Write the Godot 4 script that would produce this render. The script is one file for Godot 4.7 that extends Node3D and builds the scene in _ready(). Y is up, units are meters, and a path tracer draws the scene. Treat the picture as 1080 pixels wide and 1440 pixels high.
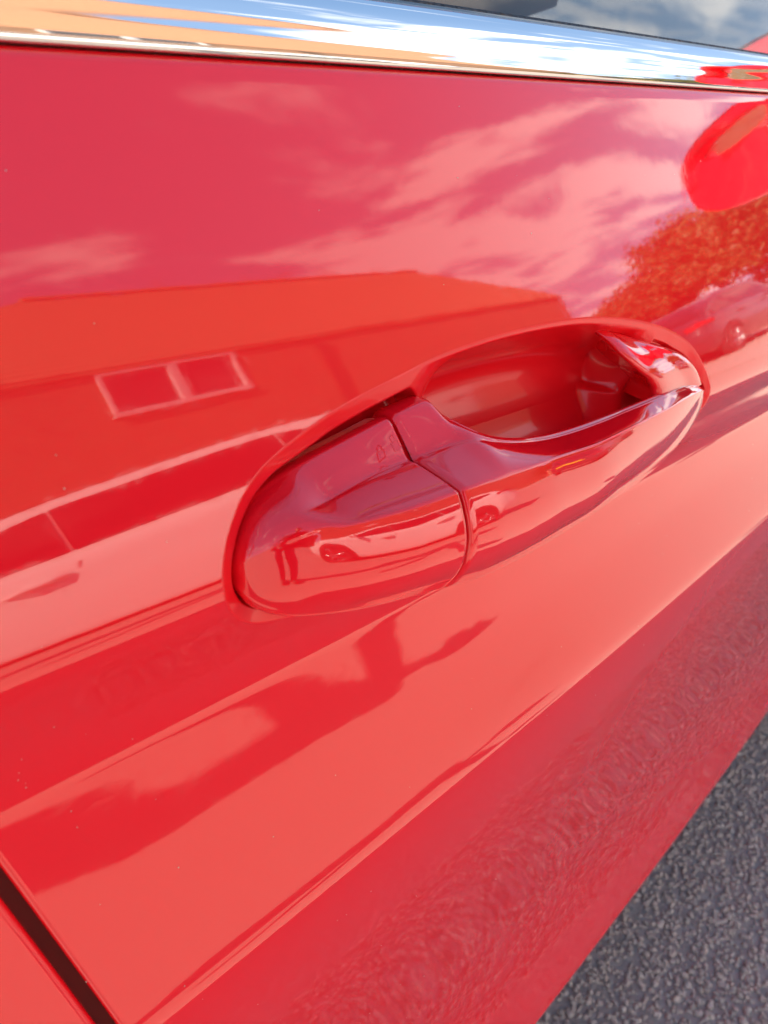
extends Node3D
# Close view along the door of a red two-door car, with the street that its paint mirrors.
# World: x runs forward along the red car, y up, z outward from its side. Door heights are given relative to EYE.

const EYE := 0.9
const CREASE := -0.0985
var M := {}
var names := {}

# ------------------------------------------------------------------ helpers
func numbered(n: String) -> String:
	if not names.has(n):
		names[n] = 0
		return n
	names[n] += 1
	return "%s_%03d" % [n, names[n]]

func thing(n: String, label: String, category: String, at := Vector3.ZERO, turn := 0.0, group := "") -> Node3D:
	var o := Node3D.new()
	o.name = numbered(n)
	add_child(o)
	o.position = at
	o.rotation.y = turn
	tag(o, label, category, group)
	return o

func tag(o: Node, label: String, category := "", group := "") -> void:
	if label: o.set_meta("label", label)
	if category: o.set_meta("category", category)
	if group: o.set_meta("group", group)

func obj(n: String, mesh: Mesh, mat: Material, parent: Node = self) -> MeshInstance3D:
	var o := MeshInstance3D.new()
	o.name = numbered(n) if parent == self else n
	o.mesh = mesh
	o.material_override = mat
	parent.add_child(o, true)
	return o

func structure(n: String, mesh: Mesh, mat: Material, label := "") -> MeshInstance3D:
	var o := obj(n, mesh, mat)
	o.set_meta("kind", "structure")
	if label: o.set_meta("label", label)
	return o

# grid of points rows[i][j] -> smooth mesh; nrm may hold ready normals; sgn turns the computed ones
func grid_mesh(rows: Array, sgn := 1.0, wrap := false, nrm: Array = [], uv_scale := 1.0) -> ArrayMesh:
	var nr := rows.size()
	var nc: int = rows[0].size()
	var v := PackedVector3Array()
	var n := PackedVector3Array()
	var uv := PackedVector2Array()
	for i in nr:
		var r: PackedVector3Array = rows[i]
		for j in nc:
			v.append(r[j])
			uv.append(Vector2(r[j].x, r[j].y) * uv_scale)
			if nrm.size() > i and nrm[i] != null:
				n.append(nrm[i][j])
				continue
			var ja := posmod(j - 1, nc) if wrap else maxi(j - 1, 0)
			var jb := (j + 1) % nc if wrap else mini(j + 1, nc - 1)
			var ia := maxi(i - 1, 0)
			var ib := mini(i + 1, nr - 1)
			var a: Vector3 = r[jb] - r[ja]
			var b: Vector3 = rows[ib][j] - rows[ia][j]
			var c := a.cross(b) * 1e6
			if c.length_squared() < 1e-12:
				var i2 := clampi(i, 2, nr - 3)
				a = rows[i2][jb] - rows[i2][ja]
				b = rows[mini(i2 + 1, nr - 1)][j] - rows[maxi(i2 - 1, 0)][j]
				c = a.cross(b) * 1e6
			n.append((c.normalized() if c.length_squared() > 0 else Vector3.UP) * sgn)
	var idx := PackedInt32Array()
	for i in nr - 1:
		for j in (nc if wrap else nc - 1):
			var a := i * nc + j
			var b := i * nc + (j + 1) % nc
			tri(idx, v, n, a, b, b + nc)
			tri(idx, v, n, a, b + nc, a + nc)
	return arr(v, n, uv, idx)

func tri(idx: PackedInt32Array, v: PackedVector3Array, n: PackedVector3Array, a: int, b: int, c: int) -> void:
	var g := (v[b] - v[a]).cross(v[c] - v[a])
	if g.dot(n[a] + n[b] + n[c]) > 0.0:  # clockwise is the front
		idx.append(a); idx.append(c); idx.append(b)
	else:
		idx.append(a); idx.append(b); idx.append(c)

func arr(v: PackedVector3Array, n: PackedVector3Array, uv: PackedVector2Array, idx: PackedInt32Array) -> ArrayMesh:
	var a := []
	a.resize(Mesh.ARRAY_MAX)
	a[Mesh.ARRAY_VERTEX] = v
	a[Mesh.ARRAY_NORMAL] = n
	a[Mesh.ARRAY_TEX_UV] = uv
	a[Mesh.ARRAY_INDEX] = idx
	var m := ArrayMesh.new()
	m.add_surface_from_arrays(Mesh.PRIMITIVE_TRIANGLES, a)
	return m

func new_st() -> SurfaceTool:
	var st := SurfaceTool.new()
	st.begin(Mesh.PRIMITIVE_TRIANGLES)
	return st

func quad(st: SurfaceTool, a: Vector3, b: Vector3, c: Vector3, d: Vector3, nn: Vector3) -> void:
	var g := (b - a).cross(c - a)
	var order := [a, c, b, a, d, c] if g.dot(nn) > 0 else [a, b, c, a, c, d]
	for p in order:
		st.set_normal(nn)
		st.set_uv(Vector2(p.x + p.z, p.y))
		st.add_vertex(p)

func box(st: SurfaceTool, c: Vector3, s: Vector3, basis := Basis()) -> void:
	var h := s * 0.5
	for ax in 3:
		for sg in [-1.0, 1.0]:
			var nn := Vector3.ZERO
			nn[ax] = sg
			var u := Vector3.ZERO
			u[(ax + 1) % 3] = h[(ax + 1) % 3]
			var w := Vector3.ZERO
			w[(ax + 2) % 3] = h[(ax + 2) % 3]
			var o: Vector3 = nn * h[ax]
			quad(st, c + basis * (o - u - w), c + basis * (o + u - w), c + basis * (o + u + w), c + basis * (o - u + w), basis * nn)

func box_mesh(c: Vector3, s: Vector3, basis := Basis()) -> ArrayMesh:
	var st := new_st()
	box(st, c, s, basis)
	return st.commit()

# tube along points with radii
func tube_mesh(p: Array, rad: Array, sides := 10, cap := true) -> ArrayMesh:
	var rows := []
	var last := p.size() - 1
	if cap:
		rows.append(ring(p[0], (p[1] - p[0]).normalized(), 0.0001, sides))
	for i in p.size():
		var d: Vector3 = (p[mini(i + 1, last)] - p[maxi(i - 1, 0)]).normalized()
		rows.append(ring(p[i], d, rad[i], sides))
	if cap:
		rows.append(ring(p[last], (p[last] - p[last - 1]).normalized(), 0.0001, sides))
	return grid_mesh(rows, 1.0, true)

func ring(c: Vector3, d: Vector3, r: float, sides: int) -> PackedVector3Array:
	var u := d.cross(Vector3(0.31, 0.9, 0.17)).normalized()
	var w := d.cross(u)
	var out := PackedVector3Array()
	for k in sides:
		var a := -TAU * k / sides
		out.append(c + (u * cos(a) + w * sin(a)) * r)
	return out

# lathe of (radius, along) pairs round an axis through c
func lathe_mesh(prof: Array, c: Vector3, axis: Vector3, sides := 40) -> ArrayMesh:
	var rows := []
	for q in prof:
		rows.append(ring(c + axis * q[1], axis, maxf(q[0], 0.0002), sides))
	return grid_mesh(rows, 1.0, true)

func sm(a: float, b: float, x: float) -> float:
	var t := clampf((x - a) / (b - a), 0.0, 1.0)
	return t * t * (3.0 - 2.0 * t)

# monotone cubic through a table of [x, y0, y1 ...] rows, column k
func look(tab: Array, x: float, k: int) -> float:
	var n := tab.size()
	if x <= tab[0][0]: return tab[0][k]
	if x >= tab[n - 1][0]: return tab[n - 1][k]
	var i := 0
	while tab[i + 1][0] < x: i += 1
	var h: float = tab[i + 1][0] - tab[i][0]
	var s: float = (tab[i + 1][k] - tab[i][k]) / h
	var m0 := s
	var m1 := s
	if i > 0:
		var hp: float = tab[i][0] - tab[i - 1][0]
		var sp: float = (tab[i][k] - tab[i - 1][k]) / hp
		m0 = 0.0 if sp * s <= 0 else 3.0 * (hp + h) / ((2.0 * h + hp) / sp + (h + 2.0 * hp) / s)
	if i < n - 2:
		var hn: float = tab[i + 2][0] - tab[i + 1][0]
		var sn: float = (tab[i + 2][k] - tab[i + 1][k]) / hn
		m1 = 0.0 if sn * s <= 0 else 3.0 * (hn + h) / ((2.0 * hn + h) / s + (hn + 2.0 * h) / sn)
	var t: float = (x - tab[i][0]) / h
	var t2 := t * t
	var t3 := t2 * t
	return (2 * t3 - 3 * t2 + 1) * tab[i][k] + (t3 - 2 * t2 + t) * h * m0 + (-2 * t3 + 3 * t2) * tab[i + 1][k] + (t3 - t2) * h * m1

# centripetal spline through 2-D points, per samples a segment
func spline2(p: Array, per: int) -> PackedVector2Array:
	var out := PackedVector2Array()
	var n := p.size()
	for i in n - 1:
		var p1: Vector2 = p[i]
		var p2: Vector2 = p[i + 1]
		var p0: Vector2 = p[i - 1] if i > 0 else p1 * 2 - p2
		var p3: Vector2 = p[i + 2] if i < n - 2 else p2 * 2 - p1
		var t0 := 0.0
		var t1 := t0 + sqrt(maxf((p1 - p0).length(), 1e-6))
		var t2 := t1 + sqrt(maxf((p2 - p1).length(), 1e-6))
		var t3 := t2 + sqrt(maxf((p3 - p2).length(), 1e-6))
		for s in per:
			var t := lerpf(t1, t2, float(s) / per)
			var a1 := p0 * ((t1 - t) / (t1 - t0)) + p1 * ((t - t0) / (t1 - t0))
			var a2 := p1 * ((t2 - t) / (t2 - t1)) + p2 * ((t - t1) / (t2 - t1))
			var a3 := p2 * ((t3 - t) / (t3 - t2)) + p3 * ((t - t2) / (t3 - t2))
			var b1 := a1 * ((t2 - t) / (t2 - t0)) + a2 * ((t - t0) / (t2 - t0))
			var b2 := a2 * ((t3 - t) / (t3 - t1)) + a3 * ((t - t1) / (t3 - t1))
			out.append(b1 * ((t2 - t) / (t2 - t1)) + b2 * ((t - t1) / (t2 - t1)))
	out.append(p[n - 1])
	return out

# ------------------------------------------------------------------ materials
func mat(n: String, c: Color, rough := 0.6, metal := 0.0) -> StandardMaterial3D:
	var m := StandardMaterial3D.new()
	m.resource_name = n
	m.albedo_color = c.linear_to_srgb()
	m.roughness = rough
	m.metallic = metal
	M[n] = m
	return m

func noise_tex(freq: float, kind: int, size: int, seed_: int, ramp: Array = [], normal := false, strength := 4.0, oct := 4) -> NoiseTexture2D:
	var f := FastNoiseLite.new()
	f.noise_type = kind
	f.frequency = freq
	f.seed = seed_
	f.fractal_octaves = oct
	if kind == FastNoiseLite.TYPE_CELLULAR:
		f.cellular_return_type = FastNoiseLite.RETURN_DISTANCE2_SUB
	var t := NoiseTexture2D.new()
	t.width = size
	t.height = size
	t.seamless = true
	t.noise = f
	t.as_normal_map = normal
	t.bump_strength = strength
	if ramp:
		var g := Gradient.new()
		g.offsets = PackedFloat32Array(range(ramp.size()).map(func(k): return float(k) / (ramp.size() - 1)))
		g.colors = PackedColorArray(ramp.map(func(c): return c.linear_to_srgb()))
		t.color_ramp = g
	return t

func paint(n: String, c: Color, rough := 0.3) -> StandardMaterial3D:
	var m := mat(n, c, rough)
	m.metallic_specular = 0.34
	m.clearcoat_enabled = true
	m.clearcoat = 1.0
	m.clearcoat_roughness = 0.0
	return m

func tri_map(m: StandardMaterial3D, per_metre: float) -> void:
	m.uv1_triplanar = true
	m.uv1_world_triplanar = true
	m.uv1_scale = Vector3.ONE * per_metre

func glass(n: String, c: Color, alpha: float) -> StandardMaterial3D:
	var m := mat(n, c, 0.0)
	m.transparency = BaseMaterial3D.TRANSPARENCY_ALPHA
	m.albedo_color.a = alpha
	return m

func brick_image() -> ImageTexture:
	# eight bricks across (1.8 m), twenty-four courses (1.8 m): fine colour of walls ten metres and more away
	var w := 512
	var im := Image.create(w, w, false, Image.FORMAT_RGB8)
	var rng := RandomNumberGenerator.new()
	rng.seed = 4
	im.fill(Color(0.36, 0.3, 0.24).linear_to_srgb())
	for r in 24:
		for k in 9:
			var x := int(k * 64.0 - (32 if r % 2 else 0))
			var t := rng.randf()
			var c := Color(0.40, 0.185, 0.085).lerp(Color(0.48, 0.245, 0.12), t).lerp(Color(0.28, 0.13, 0.08), 0.6 if rng.randf() < 0.12 else 0.0)
			im.fill_rect(Rect2i(x + 2, int(r * 21.34) + 1, 60, 18), c.linear_to_srgb())
	return ImageTexture.create_from_image(im)

func make_materials() -> void:
	var red := paint("red_paint", Color(0.82, 0.006, 0.014), 0.05)
	red.normal_enabled = true
	red.normal_texture = noise_tex(0.018, FastNoiseLite.TYPE_SIMPLEX_SMOOTH, 512, 11, [], true, 6.0, 3)
	red.normal_scale = 0.028
	tri_map(red, 9.0)
	var inner := paint("red_inner", Color(0.82, 0.006, 0.014), 0.3)
	inner.clearcoat = 0.45
	inner.clearcoat_roughness = 0.06
	paint("white_paint", Color(0.9, 0.89, 0.86), 0.3)
	paint("dark_paint", Color(0.02, 0.022, 0.03), 0.3)
	mat("dust", Color(0.5, 0.42, 0.34), 0.9)
	mat("chrome", Color(0.72, 0.72, 0.72), 0.03, 1.0)
	mat("mirror_silver", Color(0.75, 0.8, 0.8), 0.0, 1.0)
	var rubber := mat("rubber", Color(0.018, 0.014, 0.013), 0.55)
	rubber.normal_enabled = true
	rubber.normal_texture = noise_tex(0.05, FastNoiseLite.TYPE_SIMPLEX, 256, 3, [], true, 5.0)
	tri_map(rubber, 14.0)
	mat("gap_dark", Color(0.012, 0.004, 0.004), 0.8)
	mat("gap_red", Color(0.2, 0.004, 0.006), 0.6)
	mat("tyre", Color(0.02, 0.02, 0.02), 0.8)
	mat("rim", Color(0.55, 0.55, 0.56), 0.25, 1.0)
	mat("underbody", Color(0.02, 0.02, 0.02), 0.8)
	var leather := mat("leather", Color(0.45, 0.2, 0.085), 0.5)
	leather.heightmap_enabled = true
	leather.heightmap_texture = noise_tex(0.05, FastNoiseLite.TYPE_CELLULAR, 256, 8)
	leather.heightmap_scale = 0.05
	tri_map(leather, 8.0)
	mat("trim_black", Color(0.02, 0.02, 0.022), 0.5)
	mat("headliner", Color(0.25, 0.24, 0.22), 0.9)
	glass("window_glass", Color(0.02, 0.035, 0.04), 0.64)
	var dg := mat("dark_glass", Color(0.01, 0.012, 0.014), 0.02)
	dg.metallic_specular = 0.6
	var hg := mat("house_glass", Color(0.07, 0.07, 0.075), 0.02)
	hg.metallic_specular = 0.6
	mat("lamp_glass", Color(0.7, 0.7, 0.72), 0.05)
	mat("tail_glass", Color(0.4, 0.01, 0.01), 0.05)
	mat("plate_yellow", Color(0.8, 0.5, 0.02), 0.4)
	var brick := mat("brick", Color(1, 1, 1), 0.85)
	brick.albedo_texture = brick_image()
	tri_map(brick, 1.0 / 1.8)
	var tile := mat("roof_tile", Color(1, 1, 1), 0.8)
	tile.albedo_texture = noise_tex(0.02, FastNoiseLite.TYPE_SIMPLEX, 256, 21, [Color(0.38, 0.18, 0.09), Color(0.48, 0.24, 0.12), Color(0.42, 0.21, 0.105)])
	tri_map(tile, 0.5)
	mat("upvc_white", Color(0.8, 0.8, 0.78), 0.4)
	mat("room_dark", Color(0.05, 0.045, 0.045), 0.9)
	var asph := mat("asphalt", Color(1, 1, 1), 0.85)
	asph.albedo_texture = noise_tex(0.06, FastNoiseLite.TYPE_SIMPLEX, 1024, 31, [Color(0.25, 0.21, 0.175), Color(0.33, 0.28, 0.24), Color(0.40, 0.345, 0.30)], false, 4.0, 6)
	asph.heightmap_enabled = true
	asph.heightmap_texture = noise_tex(0.09, FastNoiseLite.TYPE_CELLULAR, 1024, 32, [], false, 4.0, 2)
	asph.heightmap_scale = 0.15
	tri_map(asph, 0.9)
	var st := mat("chipping", Color(1, 1, 1), 0.8)
	st.vertex_color_use_as_albedo = true
	mat("paving", Color(0.38, 0.35, 0.31), 0.85)
	var leaf := mat("leaf", Color(0.11, 0.14, 0.03), 0.6)
	leaf.vertex_color_use_as_albedo = true
	leaf.albedo_color = Color.WHITE
	leaf.backlight_enabled = true
	leaf.backlight = Color(0.3, 0.35, 0.1)
	mat("bark", Color(0.09, 0.06, 0.04), 0.9)
	var sk := mat("figure", Color(1, 1, 1), 0.7)
	sk.vertex_color_use_as_albedo = true
	mat("phone_black", Color(0.012, 0.012, 0.014), 0.15)
	mat("screen", Color(0.03, 0.02, 0.02), 0.05)
	mat("hair", Color(0.05, 0.03, 0.02), 0.6)

# ------------------------------------------------------------------ sky
func make_sky() -> Sky:
	var w := 2048
	var h := 1024
	var im := Image.create(w, h, false, Image.FORMAT_RGBF)
	var n1 := FastNoiseLite.new()
	n1.seed = 5
	n1.frequency = 1.0
	n1.fractal_octaves = 6
	n1.fractal_gain = 0.55
	var n2 := FastNoiseLite.new()
	n2.seed = 9
	n2.frequency = 1.0
	n2.fractal_octaves = 2
	for j in h:
		var el := PI * 0.5 - PI * (j + 0.5) / h
		var y := sin(el)
		var base := Color(0.08, 0.145, 0.26).lerp(Color(0.27, 0.36, 0.49), pow(1.0 - clampf(y, 0, 1), 2.2))
		if y <= -0.02:
			for i in w:
				im.set_pixel(i, j, Color(0.16, 0.15, 0.14))
			continue
		var yy := maxf(y, 0.0) + 0.06
		for i in w:
			var a := TAU * (i + 0.5) / w
			var px := sin(a) * cos(el) / yy
			var pz := -cos(a) * cos(el) / yy
			var warp := n2.get_noise_2d(px * 0.5 + 30.0, pz * 0.9) * 0.7
			var wisps := n1.get_noise_2d(px * 1.0 + warp * 0.4, pz * 2.9 + warp * 0.8)
			var bulk := n2.get_noise_2d(px * 0.3 + 7.0, pz * 0.55 + 2.0)
			var cov := sm(0.9, 2.8, px) * 0.46 + sm(0.5, 4.0, -px) * 0.2
			var d := sm(0.17, 0.62, wisps * 0.9 + bulk * 0.55 + cov - 0.02)
			d *= 0.9
			im.set_pixel(i, j, base.lerp(Color(0.66, 0.65, 0.64), d))
	var s := Sky.new()
	var p := PanoramaSkyMaterial.new()
	p.panorama = ImageTexture.create_from_image(im)
	s.sky_material = p
	return s

# ------------------------------------------------------------------ the door's surface
var TH := [[-0.53, -88.0], [-0.5285, -78.0], [-0.527, -45.0], [-0.5245, -8.0], [-0.52, 6.0], [-0.50, 7.0], [-0.47, 4.5], [-0.43, 0.5], [-0.39, -3.0], [-0.35, -5.0], [-0.31, -5.6], [-0.27, -4.6], [-0.25, -3.4], [-0.235, -1.6], [-0.228, 1.0], [-0.219, 16.5], [-0.214, 18.0], [-0.19, 15.6],
	[-0.18, 14.2], [-0.168, 10.3], [-0.158, 8.3], [-0.147, 6.3], [-0.141, -7.5], [-0.128, -17.0], [-0.118, -21.5], [-0.109, -22.0], [-0.105, -19.0], [-0.1015, -12.0], [-0.0985, -2.0], [-0.0958, 8.0], [-0.0928, 13.4], [-0.083, 15.5], [-0.072, 17.8], [-0.060, 19.4], [-0.045, 20.9], [-0.02, 22.4], [0.015, 24.0], [0.05, 26.0]]
var zt := PackedFloat32Array()
const Q0 := -0.53
const DQ := 0.00025
const PLAN := 12.0

func make_profile() -> void:
	var n := int(0.58 / DQ) + 1
	zt.resize(n)
	zt[0] = 0.0
	for i in range(1, n):
		zt[i] = zt[i - 1] - tan(deg_to_rad(look(TH, Q0 + (i - 0.5) * DQ, 1))) * DQ
	var at0 := zp(CREASE)
	for i in n:
		zt[i] -= at0

func zp(q: float) -> float:
	var f := clampf((q - Q0) / DQ, 0.0, zt.size() - 1.001)
	var i := int(f)
	return lerpf(zt[i], zt[i + 1], f - i)

func slope(q: float) -> float:  # dz/dq
	return -tan(deg_to_rad(look(TH, q, 1)))

func lean(q: float) -> float:  # how far the crease's fall towards the front carries over to this height
	return clampf(1.0 - (q + 0.09) / 0.1, 0.0, 1.0) * sm(-0.25, -0.11, q)

func dz_plan(x: float) -> float:
	return -(x - 0.15) * (x - 0.15) / (2.0 * PLAN)

func door_at(x: float, q: float) -> Vector3:
	return Vector3(x, EYE + q - 0.047 * x * lean(q), zp(q) + dz_plan(x))

func door_normal(x: float, q: float) -> Vector3:
	var dl := (lean(q + 0.0005) - lean(q - 0.0005)) / 0.001
	var tq := Vector3(0, 1.0 - 0.047 * x * dl, slope(q))
	var tx := Vector3(1, -0.047 * lean(q), -(x - 0.15) / PLAN)
	return tx.cross(tq).normalized()

func crease_y(x: float) -> float:
	return EYE + CREASE - 0.047 * x

func q_of_y(x: float, y: float) -> float:
	var q := y - EYE
	for k in 6:
		q = y - EYE + 0.047 * x * lean(q)
	return q

const BX0 := 0.064
const BX1 := 0.384
const BQ0 := -0.148
const BQ1 := -0.036
const TOPQ := 0.0118
var LIP := [[83.9, 0.0], [84.6, 5.5], [87.6, 12.0], [90.8, 16.5], [95.0, 21.0], [102.6, 26.0], [112.7, 29.8], [124.4, 33.2], [138.3, 36.0], [156.0, 38.6], [172, 40.9], [190, 42.3], [210, 43.0], [235, 42.9], [256.5, 42.0], [276, 40.0],
	[300.4, 36.0], [322.6, 30.6], [341.9, 23.0], [354.3, 13.6], [360.3, 6.0], [362.2, -0.8], [360.8, -9.0], [354.6, -15.0], [341.8, -20.5], [322.6, -25.2], [305, -28.2], [287, -29.6], [265, -30.0], [240, -29.8], [205, -29.6], [174, -28.6], [157, -27.3], [133.7, -25.0], [118.2, -23.0], [103.9, -20.0], [95.3, -16.6], [89.5, -11.6], [85.6, -5.8]]

func lip_curve(n: int) -> PackedVector2Array:  # points in (x, q), closed
	var p := LIP.map(func(a): return Vector2(a[0], a[1]) * 0.001)
	var closed := [p[-2], p[-1]] + p + [p[0], p[1], p[2]]
	var s := spline2(closed, 12)
	var poly := PackedVector2Array()
	for i in range(24, 24 + p.size() * 12):
		poly.append(s[i])
	# even it out by length
	var acc := PackedFloat32Array([0.0])
	for i in poly.size():
		acc.append(acc[i] + poly[i].distance_to(poly[(i + 1) % poly.size()]))
	var out := PackedVector2Array()
	var k := 0
	for i in n:
		var want := acc[-1] * i / n
		while acc[k + 1] < want: k += 1
		var t := (want - acc[k]) / maxf(acc[k + 1] - acc[k], 1e-9)
		var v := poly[k].lerp(poly[(k + 1) % poly.size()], t)
		out.append(Vector2(v.x, v.y + CREASE))
	return out

func gap_x(q: float) -> float:
	return 0.0225 + (-0.152 - q) * 0.2

func make_door(car: Node3D) -> MeshInstance3D:
	var v := PackedVector3Array()
	var n := PackedVector3Array()
	var uv := PackedVector2Array()
	var idx := PackedInt32Array()
	# column and row lines
	var xs := PackedFloat32Array()
	for k in 24: xs.append(lerpf(0.0, BX0, k / 24.0))  # stretched to the slanting rear edge below
	for k in 320: xs.append(lerpf(BX0, BX1, k / 320.0))
	var x := BX1
	while x < 1.34:
		xs.append(x)
		x += 0.004 + (x - BX1) * 0.03
	xs.append(1.35)
	var qs := PackedFloat32Array()
	var q := -0.53
	while q < BQ0 - 0.0005:
		qs.append(q)
		q += 0.0004 if q < -0.515 else (0.0008 if q > -0.24 else 0.002)
	for k in 160: qs.append(lerpf(BQ0, BQ1, k / 160.0))
	q = BQ1
	while q < TOPQ:
		qs.append(q)
		q += 0.0015
	qs.append(TOPQ)
	var nx := xs.size()
	var lo := qs.find(BQ0)
	for i in range(qs.size()):
		if absf(qs[i] - BQ0) < 1e-7: lo = i
	var hi := lo + 160
	for j in qs.size():
		for i in nx:
			var xx := xs[i]
			if i < 24:
				xx = lerpf(gap_x(qs[j]) + 0.0022, BX0, i / 24.0)
			v.append(door_at(xx, qs[j]))
			n.append(door_normal(xx, qs[j]))
			uv.append(Vector2(xx, qs[j]))
	for j in qs.size() - 1:
		for i in nx - 1:
			if j >= lo and j < hi and i >= 24 and i < 344:
				continue
			var a := j * nx + i
			tri(idx, v, n, a, a + 1, a + nx + 1)
			tri(idx, v, n, a, a + nx + 1, a + nx)
	# the square round the handle's hollow: spokes from the lip out to the grid lines
	var rim := PackedInt32Array()
	for i in range(24, 344): rim.append(hi * nx + i)
	for j in range(hi, lo, -1): rim.append(j * nx + 344)
	for i in range(344, 24, -1): rim.append(lo * nx + i)
	for j in range(lo, hi): rim.append(j * nx + 24)
	var lip := lip_curve(rim.size())
	# start the lip where it lies nearest to the first rim corner, running the same way (clockwise seen from outside)
	var first := 0
	var best := 1e9
	var dir0 := (Vector2(BX0, BQ1) - Vector2(0.22, -0.09)).normalized()
	for i in lip.size():
		var dv := absf((lip[i] - Vector2(0.22, -0.09)).normalized().angle_to(dir0))
		if dv < best:
			best = dv
			first = i
	var cnt := rim.size()
	hollow_lip = PackedVector2Array()
	for i in cnt:
		hollow_lip.append(lip[(first + i) % cnt])
	var rings := 40
	var start := v.size()
	for k in rings:
		var t := float(k) / rings
		t = t * (0.55 + 0.45 * t)
		for i in cnt:
			var far := uv[rim[i]]
			var p := hollow_lip[i].lerp(far, t)
			v.append(door_at(p.x, p.y))
			n.append(door_normal(p.x, p.y))
			uv.append(p)
	for k in rings:
		for i in cnt:
			var i2 := (i + 1) % cnt
			var a := start + k * cnt + i
			var b := start + k * cnt + i2
			var c := start + (k + 1) * cnt + i2 if k < rings - 1 else rim[i2]
			var d := start + (k + 1) * cnt + i if k < rings - 1 else rim[i]
			tri(idx, v, n, a, b, c)
			tri(idx, v, n, a, c, d)
	var door := obj("front_door", arr(v, n, uv, idx), M.red_paint, car)
	# rolled rear edge
	var rows := []
	var nr := []
	for a in 13:
		var an := deg_to_rad(a * 7.5)
		var row := PackedVector3Array()
		for j in qs.size():
			var gx := gap_x(qs[j])
			row.append(door_at(gx + 0.0022 - 0.0022 * sin(an), qs[j]) - Vector3(0, 0, 0.0022 * (1.0 - cos(an)) + (0.014 if a == 12 else 0.0)))
		rows.append(row)
	for a in 13:
		var an := deg_to_rad(a * 7.5)
		var row := PackedVector3Array()
		for j in qs.size():
			var dn := door_normal(gap_x(qs[j]) + 0.003, qs[j])
			row.append(Vector3(-sin(an), dn.y * cos(an), dn.z * cos(an)).normalized() if a > 0 else dn)
		nr.append(row)
	obj("door_edge", grid_mesh(rows, -1.0, false, nr), M.red_paint, door)
	# rolled top edge under the window seal
	rows = []
	for a in 9:
		var an := deg_to_rad(a * 10.0)
		var row := PackedVector3Array()
		for k in 60:
			var xx := lerpf(gap_x(TOPQ) + 0.003, 1.35, k / 59.0)
			var p := door_at(xx, TOPQ)
			row.append(p + Vector3(0, 0.0025 * sin(an), -0.001 * sin(an) - 0.0025 * (1.0 - cos(an)) - (0.01 if a == 8 else 0.0)))
		rows.append(row)
	obj("door_top_edge", grid_mesh(rows, 1.0), M.red_paint, door)
	make_hollow(door)
	return door

var hollow_lip := PackedVector2Array()

# the hollow behind the handle: lip rolled in, wall, floor; a deep cup behind the grip
func make_hollow(door: MeshInstance3D) -> void:
	var cnt := hollow_lip.size()
	var rows := []
	var steps := 46
	for k in steps: rows.append(PackedVector3Array())
	for i in cnt:
		var c := hollow_lip[i]
		var s := Vector2(clampf(c.x, 0.128, 0.322), CREASE + 0.006)
		var run := s - c
		var length := run.length()
		var side := sm(CREASE - 0.004, CREASE + 0.012, c.y)
		var r := lerpf(0.0022, 0.0048, sm(0.2, 0.34, c.x)) * lerpf(0.7, 1.0, side)
		var cup := side * sm(0.160, 0.192, c.x) * (1.0 - sm(0.296, 0.312, c.x))
		var band := lerpf(lerpf(0.0042, 0.0052, sm(0.088, 0.11, c.x)), 0.0032, sm(0.15, 0.2, c.x) * (1.0 - side))
		var steep := deg_to_rad(lerpf(lerpf(24.0, 30.0, 1.0 - side), 66.0, cup))
		var prof := []
		for a in 15:
			var an := steep * a / 14.0
			prof.append(Vector2(r * sin(an), r * (1.0 - cos(an))))
		var cup_floor := sm(0.160, 0.192, s.x) * (1.0 - sm(0.290, 0.306, s.x))
		var deep := 0.031
		var r2 := 0.015
		var p0: Vector2 = prof[-1]
		var wall_cup := maxf(deep - r2 * (1.0 - cos(steep)) - p0.y, 0.001)
		var run_band := maxf(band - p0.x, 0.0005)
		for a in range(1, 9):
			var tt := a / 8.0
			prof.append((p0 + Vector2(run_band, run_band * tan(steep)) * tt).lerp(p0 + Vector2(wall_cup / tan(steep), wall_cup) * tt, cup))
		var p1: Vector2 = prof[-1]
		for a in range(1, 15):
			var an := steep * (1.0 - a / 14.0)
			var trench := p1 + Vector2(0.0012 * minf(a / 6.0, 1.0) + 0.004 * maxf(a / 14.0 - 0.43, 0.0), lerpf(0.012, 0.003, sm(0.27, 0.285, c.x) * side) * sm(0, 1, a / 6.0))
			prof.append(trench.lerp(p1 + Vector2(r2 * (sin(steep) - sin(an)), r2 * (cos(an) - cos(steep))), cup))
		var p2: Vector2 = prof[-1]
		for a in range(1, 10):
			prof.append(Vector2(lerpf(p2.x, maxf(length, p2.x), a / 9.0), lerpf(p2.y, lerpf(0.017, 0.031, cup_floor), sm(0, 1, a / 9.0))))
		for k in steps:
			var d: float = minf(prof[k].x, length)
			var p := c + run * (d / length)
			var lay_on := door_at(p.x, p.y)
			# depth is measured from a smooth sheet across the mouth
			rows[k].append(lay_on - Vector3(0, 0, prof[k].y))
	var nr := []
	var first := PackedVector3Array()
	for i in cnt: first.append(door_normal(hollow_lip[i].x, hollow_lip[i].y))
	nr.append(first)
	obj("handle_hollow", grid_mesh(rows, -1.0, true, nr), M.red_inner, door)

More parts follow.
